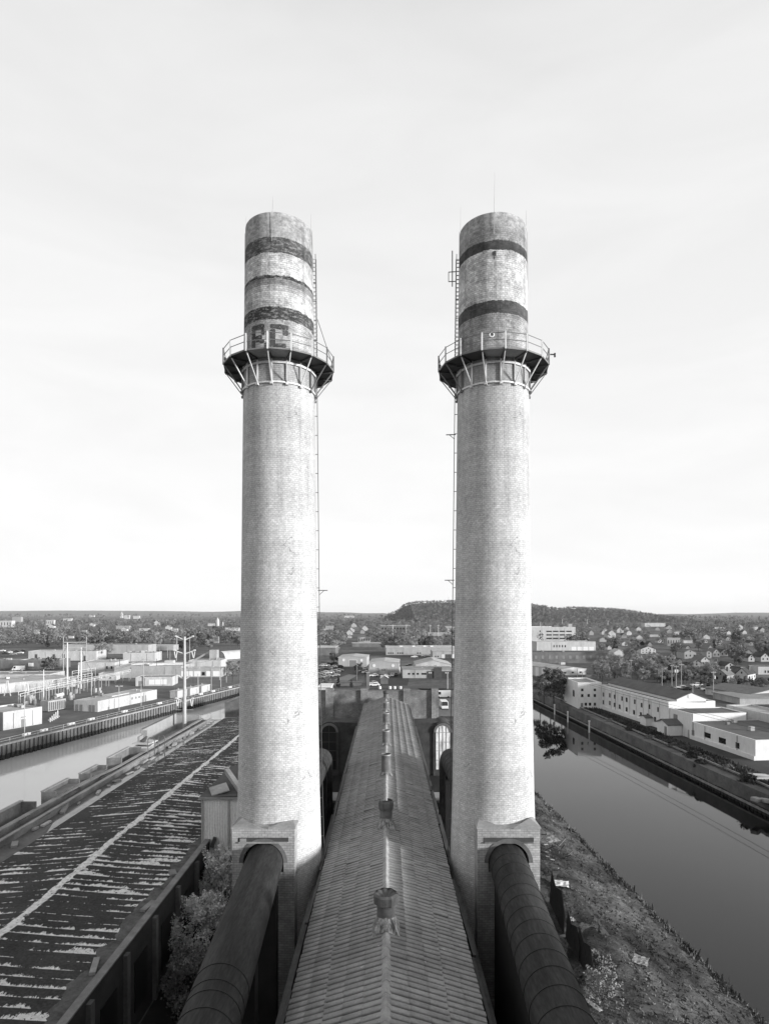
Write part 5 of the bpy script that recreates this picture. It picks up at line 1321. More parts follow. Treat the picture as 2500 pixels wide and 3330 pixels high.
def loc(root, x, y): p = Matrix.Rotation(root.rotation_euler.z,4,'Z') @ Vector((x,y,0)); return (root.location.x+p.x, root.location.y+p.y)
mid = flat_building('factory_middle', 'middle white factory block with a dark flat roof, stepping down towards the viewer', 'factory', loc(fac,36.05,0.3), 8.6, 14, 5.6, RZF, m_fac, m_facroof, .3, wins=[('f',1.6,3.2,1.6,1.5,mat('louvre',.2,.6,.1,4))], doors=[('f',7.4,0,.5,1.9,m_wallgrey)])
MB().box(8.6,8.9,0.3,13.7,3.9,5.9).build('party_wall', m_fac, mid)
front = flat_building('roofed_workshop', 'lowest white factory block with the widest dark roof, nearest the viewer on the right', 'factory', loc(fac,44.7,0.2), 21, 26, 4.0, RZF, m_fac, m_facroof, .12,
    wins=[('f',5.0,1.5,2.2,1.1),('f',10.0,1.3,2.2,1.2),('f',15.3,1.3,1.1,1.2),('r',4.5,2.6,.8,.3,m_dkmetal)], doors=[('f',.4,0,.9,2.2),('r',6.3,0,4.2,3.4)])
mb = MB(); mb.box(-.02,21,-.3,-.01,-.2,.9); mb.build('plinth', m_white, front)
MB().tube((.9,-.1,0),(.9,-.1,4.1),.08,6).build('drainpipe', m_dkmetal, front)
c = loc(fac,37.2,-3.0)
porch = gable_building('porch_shed', 'small white lean-to with a dark gable roof against the middle factory block', 'shed', loc(fac,36.6,-3.4), 4.6, 3.6, 2.6, .9, RZF, m_fac, m_facroof, .3, doors=[('f',3.2,0,.9,2.1)])
gable_building('porch', 'tiny white porch with a dark lid roof on the long factory facade', 'porch', loc(fac,26.0,-1.9), 2.8, 1.8, 2.1, .4, RZF, m_fac, m_facroof, .25, doors=[('l',.4,0,.9,1.8)])
flat_building('parapeted_range', 'pale parapeted rear range behind the dark factory roofs at the right edge', 'factory', loc(fac,34,17), 30, 7, 5.6, RZF, m_wallpale, m_roofpale, .5)
flat_building('round_roof_hall', 'low grey hall with a wide shallow roof behind the factory at the right edge', 'hall', gp(2405,2292), 20, 14, 2.0, R(4), m_wallgrey, m_roofgrey, 0)
gable_building('far_hall', 'broad shallow-gabled grey hall at the right picture edge', 'hall', gp(2440,2280), 20, 18, 2.2, 1.3, R(20), m_wallpale, m_shingle2, .5)
# warehouses upriver
def ext_w(r):
    for i in range(7): MB().box(-.1,.0,2+i*5,4.6+i*5,0,4.2).build('door', m_white, r)
    MB().box(5.8,8.2,8,9.6,6.0,7.0).build('roof_unit', m_wallgrey, r); MB().box(0,15.8,-2.0,-.0,0,2.0).build('lean_to', m_walldull, r)
gable_building('riverside_warehouse', 'long pale riverside warehouse with a broad light roof right of the right smokestack', 'warehouse', gp(1824,2212), 13.5, 44, 4.4, .9, R(20), m_white_wall, m_roofpale, .2, wins=[('f',1.5,2.8,1.2,.7),('f',5.6,2.8,1.2,.7),('f',9.8,2.8,1.2,.7)], extra=ext_w)
flat_building('brick_warehouse', 'long dark brick warehouse with arched windows behind the riverside warehouse', 'warehouse', gp(1722,2157), 46, 14, 6.3, R(1), m_walldull, m_roofdark, .3,
    wins=[('f',3+i*4.1,2.6,1.4,1.9,mat('dull_pane',.22,.4,.2,1)) for i in range(10)])
flat_building('white_depot', 'white depot with four large roller doors right of the right smokestack', 'depot', gp(1745,2119), 46, 18, 7.2, R(1), m_white_wall, m_roofpale, .4,
    wins=[('f',13+i*2.2,3.2,.8,1.8) for i in range(5)], doors=[('f',27+i*4.6,0,3.8,3.6,m_white) for i in range(4)])
flat_building('office_block', 'pale four-storey office block with ribbon windows below the dark hill', 'office', gp(1725,2090), 46, 26, 15, R(2), m_wallpale, m_roofpale, .8,
    wins=[('f',16+j*6.8,3.5+i*3.6,5.6,1.3) for i in range(3) for j in range(4)] + [('f',9,3.5+i*3.6,1.2,1.6) for i in range(3)], extra=lambda r: [MB().box(40,44,4,8,15,19).build('stair_tower', m_wallgrey, r), MB().box(26,36,8,14,15,17.5).build('plant_room', m_walldull, r), MB().box(2,30,20,24,15,16).build('screen', m_white, r)])

# utility poles right
for k,(u,v,h,x,l) in enumerate(((2152,2234,7.5,0,'pole with a pale box behind the factory gable, leftmost of four'),(2184,2237,9.2,0,'pole second from left of the four behind the factory gable'),(2198,2246,9.6,2,'pole carrying two transformer cans behind the factory gable'),(2215,2243,10.2,0,'pole rightmost of the four behind the factory gable'),
        (2319,2273,9.6,1,'pole with a transformer can and lamp between factory and gabled houses'),(2252,2262,3.6,0,'short post with a white cap behind the factory gable'),(2044,2214,4.6,0,'stubby white post beyond the factory roof'),(2051,2215,9.4,0,'slim tall pole beside the stubby white post'),
        (1877,2212,5.2,0,'pole between riverside warehouse and factory end block'),(1893,2212,3.8,0,'shorter pole left of the factory ridge'),(1773,2226,6.4,0,'pole among the riverside trees left of the factory'),(1944,2210,4,0,'white peaked post on the factory roofline'),(2017,2195,8,0,'slim pole in the bare trees before the garage'))):
    pole(l,u,v,h,.15,.11,m_woodpale,arms=[(h-.5,1.7)] if h > 8 else (), xfmr=x)
for k,(u,v,h) in enumerate(((1757,2044,12),(1828,2040,17),(1909,2036,16),(1976,2036,12))): pole('pale mast rising from the woods below the dark hill, '+['leftmost','second from left','third from left','rightmost'][k], u,v,h,.5,.35,m_pale_steel,name='steel_mast',cat='mast')

# ------------------------------------------------------------------ right bank edge: bulkhead, rails, piles, wires
root = thing('bulkhead', 'dark timber bulkhead with pale waler rails along the far side of the right river', 'bulkhead', (XR2(150),150,0))
mb = MB(); y = 60.0; k = 0
while y < 236:
    a = (XR2(y)-.1-(.18 if k % 2 else 0), y); b = (XR2(y+.5)-.1-(.18 if k % 2 else 0), y+.5); mb.wall(a,b,-1,1.0+.08*math.sin(y),.2); y += .5; k += 1
mb.build('sheet_piles', mat('black_timber', .022, .9, .4, .8, .3), root, world=True)
MB().bar((XR2(60)-.45,60,.75),(XR2(236)-.45,236,.75),.3,.34).build('waler', mat('pale_waler', .22, .8, .3, 1), root, world=True)
MB().bar((XR2(60)+2.6,60,G+.35),(XR2(236)+2.6,236,G+.35),.3,.3).build('guard_rail', m_timber, root, world=True)
mb = MB(); n = 160
for i in range(n+1):
    y = 60+176*i/n
    for j in range(4): f_ = j/3; mb.v.append((XR2(y)+3.0*f_+random.uniform(-.15,.15), y, .9+(G-.88)*f_+random.uniform(-.12,.12)))
for i in range(n):
    for j in range(3): a = i*4+j; mb.f.append((a,a+1,a+5,a+4))
mb.build('earth_slope', mat('dark_slope', .02, .95, .5, .6, .4), root, world=True)
for k,(u,v) in enumerate(((1806,2318),(1849,2343),(1919,2376))):
    c = gp(u,v,.6); o = MB().tube((0,0,-1.2),(0,0,2.4),.22,10,.18).tube((0,0,2.4),(0,0,2.75),.27,10).build('mooring_pile', m_white); o.location = (c[0]-.3,c[1],.6)
    tag(o, ['white-topped mooring pile nearest the right smokestack','white-topped mooring pile, middle of three on the bulkhead','white-topped mooring pile farthest right on the bulkhead'][k], 'mooring pile', 'mooring piles on the bulkhead')
for k,(x0,x1,z) in enumerate(((60.2,71.0,12.0),(60.9,71.6,11.2))):
    mb = MB(); pts = []
    for i in range(25): f_ = i/24; pts.append((x0+(x1-x0)*f_, 205-105*f_, z-.5*math.sin(PI*f_)))
    tag(mb.path(pts,.038,4).build('overhead_wire', m_dark_steel), ['upper overhead wire sagging along the right river bank before the factory','lower overhead wire sagging along the right river bank before the factory'][k], 'wire', 'overhead wires by the river')
# leaning and floating timbers in the river
for k,(a,b,r,l) in enumerate((((23.5,56,-.8),(23.2,56.3,2.6),.11,'thin dark pile standing in the river, left of the pair'),((24.1,56,-.8),(24.15,56.2,2.4),.11,'thin dark pile standing in the river, right of the pair'),((17.0,61.8,.05),(19.9,61.3,.08),.10,'long dark timber floating by the grass bank'),((19.2,58.6,.05),(21.0,58.4,.08),.10,'short dark timber floating nearer by the grass bank'))):
    tag(MB().tube(a,b,r,7,r*.8).build('river_timber', m_dark_steel), l, 'timber', 'timbers in the river')
# ------------------------------------------------------------------ houses
HOUSES = []       # (u0, u1, distance) of everything the woods must not hide
def hw(u0, u1, v): return (u1-u0)*px(v)
def front_house(label, u0, u1, vb, v_ap, d=8, rise=.38, wm=None, rm=None, rows=2, cols=2, group=None, cat='house', name='house', rz=0, chim=False):
    """gable towards the viewer, between columns u0 and u1, foot at row vb, apex at row v_ap"""
    w = max(2.2, hw(u0,u1,vb)); tot = (vb-v_ap)*px(vb); rs = min(w*rise*1.0, tot*.45); h = tot-rs
    wins = []
    if rows:
        for i in range(cols):
            for j in range(rows): wins.append(('f', w*(i+.5)/cols-.35, h*(j+.35)/rows, .7, min(1.2, h/rows*.5)))
        if rs > 1.6: wins.append(('f', w/2-.3, h+.2, .6, .8))
    c = gp(u0,vb); HOUSES.append((u0-3,u1+3,c[1]))
    return gable_building(name, label, cat, c, w, d, h, rs, R(rz), wm or m_white_wall, rm or m_shingle, .3, wins=wins, group=group, chim=chim)
def turned_house(label, u, vb, w, d, h, rise, rz, wm=None, rm=None, group=None, nwin=2):
    """near corner at the pixel; gable to the left-front, long side to the right-front"""
    c = gp(u,vb); a = R(rz); o = (c[0]-math.cos(a)*w, c[1]-math.sin(a)*w)
    wins = [('f', w*(i+.5)/2-.35, h*.35, .7, 1.1) for i in range(2)] + [('f', w/2-.3, h+.15, .6, .9)] + [('r', d*(i+.6)/nwin-.5, h*.35, .8, 1.0) for i in range(nwin)]
    HOUSES.append((u-w*1.0/px(vb), u+d*.8/px(vb), c[1]))
    return gable_building('house', label, 'house', o, w, d, h, rise, a, wm or m_white_wall, rm or m_shingle, .3, wins=wins, group=group, chim=True)
m_hpale, m_hgrey, m_hmid = mat('house_cream', .42, .85, .08, .5), mat('house_grey', .3, .85, .12, .5), mat('house_drab', .2, .85, .15, .5)
turned_house('grey house with a long slate-toned roof in the front row', 2364,2220,5.2,8.4,2.9,2.2,-48,m_hgrey,m_shingle2,nwin=3)
turned_house('white house with a sharp gable and speckled dark roof, rightmost of the front row', 2431,2216,4.8,10.4,3.0,2.5,-48,m_white_wall,m_shingle,nwin=3)
turned_house('narrow white house with tall gable, left end of the front row behind the factory', 2332,2217,3.6,5.5,3.6,1.9,-40,m_hpale,m_shingle,nwin=1)
front_house('white house with a broad gable and three dark windows, second row near the right edge', 2358,2392,2180,2155,9,.33,rows=1,cols=3)
turned_house('white house with black roof, left of the broad white gable', 2332,2179,5.2,8,2.6,2.0,-42,m_white_wall,m_shingle)
front_house('pale house with shallow gable, left of the black-roofed white house', 2279,2307,2168,2135,10,.42,m_hpale,m_shingle2,1,2)
front_house('plain white house with steep left gable at the right edge, third row', 2433,2453,2152,2128,9,.6,m_hpale,m_shingle,1,1)
front_house('white house with paired gable windows cut by the right picture edge', 2474,2502,2152,2124,9,.5,m_white_wall,m_shingle,1,2)
front_house('small white gable peeping over the black roof near the right edge', 2423,2443,2130,2112,6,.6,m_white_wall,m_shingle2,0)
flat_building('long_house','long low block with a bright fascia and dark bays behind the front row','house',gp(2408,2189),9.6,9,2.6,R(-3),m_walldull,m_roofdark,0,wins=[('f',1.2+i*1.5,.5,.7,1.4,m_white) for i in range(5)],extra=lambda r: MB().box(-.2,9.8,-.5,-.01,2.6,3.0).build('fascia', m_white, r))
flat_building('corner_house','white flat-roofed house with dark windows at the right picture edge','house',gp(2465,2194),9,9,3.6,R(-3),m_white_wall,m_roofdark,.2,wins=[('f',3+i*1.4,.8,.6,1.2) for i in range(3)])
HOUSES += [(2408,2500,290)]
front_house('grey house with a high gable among bare trees, left of the hillside cluster', 2300,2322,2128,2098,9,.6,m_hgrey,m_shingle2,1,1)
front_house('pale house with a steep gable in the middle of the hillside cluster', 2318,2341,2137,2111,9,.6,m_hpale,m_shingle2,1,2)
front_house('white house with a wide gable at the right of the hillside cluster', 2342,2367,2134,2112,8,.5,m_white_wall,m_shingle,1,2)
front_house('low round-fronted grey house below the hillside cluster', 2297,2313,2141,2116,6,.3,m_hgrey,m_shingle2,2,1)
front_house('lone pale house with a peaked roof high in the right woods', 2286,2308,2079,2063,9,.45,m_hpale,m_shingle2,0)
front_house('plain white gabled garage beside the bare trees right of the brick warehouse', 1996,2032,2136,2112,9,.35,m_white_wall,m_roofpale,0,cat='garage',name='garage')
front_house('two-storey white house with a low gable and eight windows above the bare trees', 2084,2132,2126,2102,12,.2,m_white_wall,m_roofdark,2,4)
front_house('small white gable behind the two-storey white house, left', 2079,2095,2103,2084,7,.6,m_hpale,m_shingle2,0)
front_house('small grey gable behind the two-storey white house, right', 2107,2120,2104,2087,7,.6,m_hgrey,m_shingle,0)
turned_house('white cottage with a three-window gable and long dark roof above the bare trees', 2193,2154,4.3,8.8,3.0,1.7,-30,m_white_wall,m_shingle2,nwin=3)
front_house('grey house with a very low gable right of the white cottage', 2225,2263,2143,2113,10,.22,m_hgrey,m_shingle2,1,3)
front_house('small white dormer house before the white cottage', 2203,2216,2157,2142,4,.5,m_white_wall,m_shingle,0)
front_house('drab gabled house in the bare trees, left of the twin pair', 2177,2192,2186,2157,8,.7,m_hgrey,m_shingle,1,1)
front_house('drab gabled house in the bare trees, right of the twin pair', 2197,2209,2186,2158,8,.7,m_hmid,m_shingle,1,1)
front_house('grey gable with a steep roof behind the low-gabled grey house', 2207,2222,2114,2091,7,.6,m_hgrey,m_shingle2,1,1)
front_house('pale little gable right of the steep grey one', 2230,2245,2116,2099,7,.6,m_hpale,m_shingle2,0)
front_house('pale house half sunk in trees, upper left of the two-storey white house', 2069,2089,2081,2065,10,.5,m_white_wall,m_shingle2,0)
front_house('dark-roofed pale gable left of the pale shallow-gabled house', 2249,2281,2168,2146,8,.45,m_hmid,m_shingle2,1,1)
front_house('white gabled house near the dark hill, above the brick warehouse end', 1976,2002,2074,2049,12,.45,m_white_wall,m_shingle2,1,2)
front_house('grey-roofed long house right of the office block', 1949,1972,2088,2073,10,.25,m_hgrey,m_shingle2,0)
front_house('white cluster house high under the dark hill slope', 2006,2027,2058,2040,10,.5,m_hpale,m_shingle2,0)
front_house('thin pale gable left of the white gabled house near the dark hill', 1956,1968,2064,2049,9,.7,m_hpale,m_shingle2,0)
front_house('faint pale gable right of the office block roof', 1916,1930,2066,2049,9,.7,m_hgrey,m_shingle2,0)
front_house('small pale gable by the white depot end', 1899,1915,2093,2078,8,.6,m_hpale,m_shingle,0)
front_house('white gabled house at mid height, left of the two-storey white house', 2078,2097,2103,2085,8,.6,m_white_wall,m_shingle2,0)
front_house('white house just above the garage, in trees', 2022,2040,2100,2086,8,.5,m_white_wall,m_shingle2,0)
front_house('pale house in the thick trees left of the garage', 1975,1988,2113,2098,8,.5,m_hpale,m_shingle,0)
def far_flat(label, u0, u1, vb, vt, wm=None, rm=None, wins=0, name='far_block', cat='building', group=None):
    w = hw(u0,u1,vb); h = max(2.5,(vb-vt)*px(vb)); c = gp(u0,vb); HOUSES.append((u0-2,u1+2,c[1]))
    return flat_building(name, label, cat, c, w, w*.4, h, 0, wm or m_white_wall, rm or m_roofpale, 0, group=group, wins=[('f',w*(i+.35)/wins,h*.3,w*.28/wins,h*.45) for i in range(wins)])
far_flat('grey flat apartment block among trees above the white cottage', 2169,2211,2100,2076, m_hgrey, m_roofpale, 5)
far_flat('bright flat roof edge right of the grey apartment block', 2222,2253,2092,2085)
far_flat('bright long flat roof in the right woods above the small gables', 2113,2145,2072,2065)
far_flat('long white school-like block at the foot of the dark hill, far right', 2096,2163,2038,2027)
far_flat('thin bright roof line in the woods at far right', 2324,2355,2046,2041)
far_flat('white speck of a house in the far right woods', 2450,2464,2049,2039)
far_flat('pale low house in the mid right woods', 2190,2208,2067,2055)
far_flat('large white mill with dark windows at the far left edge', -8,38,2040,2019, wins=5)
far_flat('pale hazy block behind the white mill at far left', 40,68,2024,2007, m_hgrey)
far_flat('white house group high in the left woods', 149,175,2033,2017, wins=4)
far_flat('white flat roof in the left woods right of the white house group', 205,232,2020,2012)
far_flat('faint white roof near the skyline at left', 290,306,2007,2000)
far_flat('pale slanted roof in the dark left woods', 111,129,2063,2049)
far_flat('bright sliver of roof above the substation poles', 222,238,2076,2069)
far_flat('grey gabled block in the left woods', 266,281,2064,2050, m_hgrey)
far_flat('pale roof left of the monopole head in the woods', 377,420,2047,2036, m_hgrey)
far_flat('white roof pair under the far steeple', 404,421,2013,2001)
far_flat('white roof right of the far steeple', 433,453,2013,2003)
far_flat('pale roof in the woods left of the monopole', 452,483,2052,2044, m_hpale)
far_flat('pale roof in the woods above the monopole arm', 557,577,2053,2045, m_hpale)
far_flat('bright low roof against the left smokestack', 732,776,2052,2042)
far_flat('pale house in the woods right of the monopole', 693,711,2092,2072, m_hgrey)
far_flat('small pale house left of the monopole foot in the woods', 535,552,2092,2079, m_hgrey)
far_flat('pale flat roof in the woods left of centre between the stacks', 1058,1084,2046,2036, m_hgrey)
far_flat('thin bright roof between the stacks, upper left', 1048,1082,2050,2046, m_hpale)
far_flat('white truck row among trees between the stacks', 1164,1204,2089,2073, wins=5)
far_flat('pale houses clump under the cliff left of the far mill', 1150,1166,2052,2040, m_hpale)
far_flat('bright factories on the far plain between the stacks', 1120,1150,2009,2003)
rh = random.Random(77); nh = 0
while nh < 34:
    right = nh < 22; u = rh.uniform(1860,2490) if right else rh.choice((rh.uniform(20,780),rh.uniform(1040,1240))); v = rh.uniform(2044,2104) if right else rh.uniform(2030,2078); w = rh.uniform(11,19); 
    if any(a-4 < u+w and u < b+4 and abs(gp(0,v)[1]-yy) < 60 for a,b,yy in HOUSES): continue
    front_house('small pale gabled house among the trees of the right hillside' if right else 'tiny pale house sunk in the far woods', u, u+w, v, v-w*rh.uniform(.75,1.05), 8, rh.uniform(.4,.6), rh.choice((m_white_wall,m_hpale,m_hgrey,m_white_wall)), rh.choice((m_shingle,m_shingle2)), 1 if v > 2075 else 0, 2, 'scattered hillside houses' if right else 'tiny houses in the far woods'); nh += 1
c = gp(391,2010); root = thing('church', 'far white church steeple on the left skyline', 'church', (c[0],c[1],G)); s_ = px(2010)
MB().box(0,7*s_,0,8*s_,0,8*s_).build('tower', m_white_wall, root); MB().add([(0,0,8*s_),(7*s_,0,8*s_),(7*s_,8*s_,8*s_),(0,8*s_,8*s_),(3.5*s_,4*s_,22*s_)],[(0,1,4),(1,2,4),(2,3,4),(3,0,4)]).build('spire', m_white_wall, root)
c = gp(700,2036); root = thing('domed_church', 'white church with a tall rounded dome in the woods left of the left smokestack', 'church', (c[0],c[1],G)); s_ = px(2036)
MB().lathe([(5.6*s_,0),(5.6*s_,13*s_),(5.0*s_,18*s_),(3*s_,23*s_),(.8*s_,26*s_),(.3*s_,29*s_)],16,(6*s_,6*s_)).build('dome', m_white_wall, root, smooth=True); MB().box(-24*s_,-2*s_,0,8*s_,0,8*s_).build('nave', m_white_wall, root); MB().lathe([(2.4*s_,0),(2.4*s_,9*s_),(1.8*s_,12*s_),(.3*s_,14*s_)],12,(23*s_,6*s_)).build('turret', m_white_wall, root)
HOUSES.append((670,725,c[1])); HOUSES.append((388,400,gp(391,2010)[1]))
for u0,u1,v in ((1725,1850,2090),(1740,1945,2119),(1722,1980,2157),(1735,1925,2216),(1843,2420,2260),(1095,1222,2168),(1196,1325,2193),(1300,1485,2206),(1250,1485,2131),(1235,1332,2053),(1010,1090,2132),(1030,1110,2206),(1143,1235,2104),(1390,1470,2068),(60,220,2149),(200,340,2127),(395,505,2152),(610,672,2176),(695,790,2149),(676,697,2172),(0,160,2262),(-20,460,2190),(560,720,2203)): HOUSES.append((u0,u1,gp(0,v)[1]))

# ------------------------------------------------------------------ hills
def interp(pts, x):
    if x <= pts[0][0]: return pts[0][1]
    for (a,b),(c,d) in zip(pts, pts[1:]):
        if x <= c: return b+(d-b)*(x-a)/(c-a)
    return pts[-1][1]
def hill_mat(name, c):
    t = NT(name); p = t.pos(); a = t.rng(t.noise(p, .0035, 5, .6), .3, .7, .75, 1.3); b = t.rng(t.noise(p, .05, 4, .7), .3, .7, .55, 1.5)
    t.color(t.math('MULTIPLY', t.math('MULTIPLY', a, b), c)); t.b.inputs['Roughness'].default_value = 1; t.b.inputs['Specular IOR Level'].default_value = 0
    t.bump(t.noise(p, .06, 4), .8, 6); return t.m
HP = [(1255,2003),(1272,1999),(1287,1993),(1298,1984),(1306,1977),(1318,1970),(1340,1963.5),(1370,1961),(1400,1960),(1440,1960),(1480,1958),(1560,1957),(1640,1962),(1735,1971),(1760,1975),(1790,1982),(1818,1985),(1850,1980),(1900,1981),(1960,1984),(2000,1987),(2040,1994),(2075,2003),(2110,2008)]
HYR = 2500.0
def hill_h(x, y):
    u = U0+x/HYR*F; top = (CZ-G)+(V0-interp(HP,u))/F*HYR
    if top <= 0: return 0
    front = 260 if u < 1330 else 620
    t_ = (y-(HYR-front))/front
    if t_ <= 0: return 0
    if t_ < 1: t_ = t_*t_*(3-2*t_); return top*t_
    return top*max(0, 1-((y-HYR)/900)**2)
mb = MB(); nx_, ny_ = 120, 34
xs = [(1250+870*i/nx_-U0)/F*HYR for i in range(nx_+1)]; ys = [HYR-640+1560*(j/ny_) for j in range(ny_+1)]
for j in range(ny_+1):
    for i in range(nx_+1): mb.v.append((xs[i], ys[j], G-1+hill_h(xs[i],ys[j])+random.uniform(-1.5,1.5)*(hill_h(xs[i],ys[j])>2)))
for j in range(ny_):
    for i in range(nx_): a = j*(nx_+1)+i; mb.f.append((a,a+1,a+nx_+2,a+nx_+1))
structure(mb.build('rock_hill', hill_mat('wooded_hill', .07), smooth=True))
RP = [(-700,1990),(-200,1988),(0,1987),(200,1985.5),(360,1986),(560,1987.5),(700,1990),(760,1987.5),(900,1984),(1030,1990),(1080,1991.5),(1120,1991),(1190,1994.5),(1250,1993.5),(1275,1998),(1500,2000),(1900,2001),(2060,2000),(2160,1997),(2200,1996),(2240,1997.5),(2320,1995),(2400,1992),(2500,1992.5),(2800,1990),(3300,1993)]
RY = 9000.0
mb = MB(); n = 150
for i in range(n+1):
    u = -700+4000*i/n; h = max(1,(CZ-G)+(V0-interp(RP,u))/F*RY) + .6*math.sin(i*1.7); x = (u-U0)/F*RY
    for j, (yy, k) in enumerate(((RY-2200,0),(RY-1100,.45),(RY,1),(RY+1500,0))): mb.v.append((x*(yy/RY), yy, G-1+h*k))
for i in range(n):
    for j in range(3): a = i*4+j; mb.f.append((a,a+4,a+5,a+1))
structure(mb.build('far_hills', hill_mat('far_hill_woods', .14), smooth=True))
MB_ = MB().tube((0,0,0),(0,0,24),.9,6,.5); o = MB_.build('summit_tower', m_steel); x = (1458-U0)/F*HYR; o.location = (x,HYR,hill_h(x,HYR)+G-2); tag(o,'slim mast on top of the cliffed hill left of the right smokestack','mast')

# ------------------------------------------------------------------ trees
def leaf_mat(name, c, spread=.5):
    t = NT(name); oi = t.new('ShaderNodeObjectInfo'); p = t.pos()
    v = t.math('MULTIPLY', t.rng(oi.outputs['Random'],0,1,c*(1-spread),c*(1+spread)), t.rng(t.noise(p, .9, 3, .6), .3, .7, .6, 1.45))
    t.color(v); t.b.inputs['Roughness'].default_value = .9; t.b.inputs['Specular IOR Level'].default_value = .1
    return t.m
m_twig, m_leafy, m_ever, m_bark = leaf_mat('bare_twigs', .25, .3), leaf_mat('grey_foliage', .14, .45), leaf_mat('dark_foliage', .045, .4), mat('bark', .07, .95, .3, 1.5)
def quads(C, size, rs, aspect=1.0, flat=0):
    """random quads at the points C"""
    n = len(C); a = rs.normal(size=(n,3)); 
    if flat: a[:,2] *= flat
    a /= np.linalg.norm(a,axis=1,keepdims=True); b = rs.normal(size=(n,3)); b -= (b*a).sum(1,keepdims=True)*a; b /= np.linalg.norm(b,axis=1,keepdims=True)
    s = (size*rs.uniform(.6,1.4,n))[:,None]; a = a*s; b = b*s*aspect
    V = np.stack([C-a-b,C+a-b,C+a+b,C-a+b],1).reshape(-1,3); return V, np.arange(4*n).reshape(-1,4)
def crown_pts(n, h, w, rs, kind):
    nc = 16 if kind != 'ever' else 22; pts = []
    for k in range(nc):
        if kind == 'ever': z = h*rs.uniform(.12,.98); r = w*.5*(1.02-z/h); a = rs.uniform(0,2*PI); c = np.array([r*math.cos(a)*.7,r*math.sin(a)*.7,z]); s = .12*w+.2*r
        else:
            a = rs.uniform(0,2*PI); z = h*rs.uniform(.36,.92); rr_ = w*.5*math.sqrt(max(.05,1-((z/h-.62)/.42)**2))*rs.uniform(.35,.85); c = np.array([rr_*math.cos(a),rr_*math.sin(a),z]); s = w*.14*rs.uniform(.7,1.4)
        m_ = int(n/nc); d = rs.normal(size=(m_,3)); d /= np.linalg.norm(d,axis=1,keepdims=True); pts.append(c+d*(s*rs.uniform(.3,1.15,m_)[:,None])*np.array([1,1,.8]))
    return np.concatenate(pts)
PROTO = {}
def tree_proto(kind, i, h, w):
    rs = np.random.default_rng(100+i*7+len(kind)); root = thing('tree', '', 'tree')
    tr = MB(); lean = rs.uniform(-.2,.2,2); top = Vector((lean[0],lean[1],h*.62)); tr.tube((0,0,-.3),top*.5,.22,7,.16); tr.tube(top*.5,top,.16,6,.07)
    if kind != 'ever':
        for k in range(11):
            b = top*rs.uniform(.35,.98); a = rs.uniform(0,2*PI); L = w*rs.uniform(.25,.46); e_ = b+Vector((math.cos(a)*L,math.sin(a)*L,h*rs.uniform(.12,.3))); tr.tube(b,e_,.08,5,.03,False)
            for q_ in range(2): a2 = a+rs.uniform(-.9,.9); tr.tube(b.lerp(e_,.6),b.lerp(e_,.6)+Vector((math.cos(a2)*L*.5,math.sin(a2)*L*.5,h*.12)),.04,4,.015,False)
    tr.build('trunk', m_bark, root)
    n, sz, asp, m_ = {'bare':(1300,.42,.13,m_twig),'leafy':(1100,.26,.7,m_leafy),'ever':(900,.30,.6,m_ever)}[kind]
    V, Fq = quads(crown_pts(n,h,w,rs,kind), sz, rs, asp); np_obj('crown', V, Fq, m_, root)
    return root
for kind, i, h, w in (('bare',0,11,8),('bare',1,9.5,7),('bare',2,12,7.5),('bare',3,8,7.5),('leafy',0,9,7.5),('leafy',1,7,6.5),('leafy',2,10,8),('ever',0,9,4.5),('ever',1,7,4)): PROTO.setdefault(kind,[]).append([tree_proto(kind,i,h,w), False])
BLOCK = [(45,85,95,245),(-110,-40,60,300)]
def hides(x, y, h, r):
    u = U0+x/y*F; ru = r/y*F
    for a,b,yy in HOUSES:
        if a-ru*.6 < u < b+ru*.6:
            if yy-3 < y < yy+22: return True                     # inside the footprint
            if y < yy and y > yy*.62:                            # would stand in front of it
                vt = V0+(CZ-G-h)/y*F; vb = V0+(CZ-G)/yy*F
                if vt < vb-6: return True
    return False
rt = random.Random(21); NTREE = 0
def plant(kind, x, y, s, label, group):
    global NTREE
    e_ = rt.choice(PROTO[kind]); o = e_[0]
    if e_[1]: o = copy_tree(o)
    e_[1] = True; o.location = (x,y,G-.05); o.rotation_euler = (0,0,rt.uniform(0,6.28)); o.scale = (s*rt.uniform(.9,1.1),s*rt.uniform(.9,1.1),s)
    o['label'] = label; o['group'] = group; NTREE += 1; return o
def grove(n, u0, u1, v0, v1, mix, s0, s1, where, group, keep=False):
    made = tries = 0
    while made < n and tries < n*14:
        tries += 1; u, v = rt.uniform(u0,u1), rt.uniform(v0,v1); x, y = gp(u,v); s = rt.uniform(s0,s1)
        if not keep and hides(x,y,9*s,3*s): continue
        k = rt.choices(['bare','leafy','ever'],mix)[0]
        plant(k,x,y,s, {'bare':'bare grey tree ','leafy':'bushy grey tree ','ever':'dark dense tree '}[k]+where, group); made += 1
grove(62, 1935,2330, 2194,2226, (7,2,.4), .6,.85, 'in the belt between the white factory and the houses', 'trees in the belt behind the factory', True)
grove(22, 1990,2480, 2168,2196, (6,2,.6), .65,.95, 'standing among the houses right of the garage', 'trees among the right houses')
grove(24, 2255,2500, 2222,2246, (1,5,2), .3,.45, 'low before the front row of houses at right', 'bushy trees before the front houses', True)
grove(10, 1850,1985, 2158,2195, (6,2,.3), .7,.95, 'before the dark brick warehouse', 'trees before the brick warehouse')
grove(70, 1860,2560, 2062,2168, (4,4,1.2), .9,1.25, 'on the right hillside between scattered houses', 'trees on the right hillside')
grove(46, 1020,1490, 2058,2130, (4,4,1), .9,1.3, 'in the woods between the two smokestacks', 'trees between the smokestacks')
grove(70, -60,800, 2060,2122, (3,5,1.4), 1.0,1.45, 'in the woods behind the left bank yards', 'trees behind the left yards')
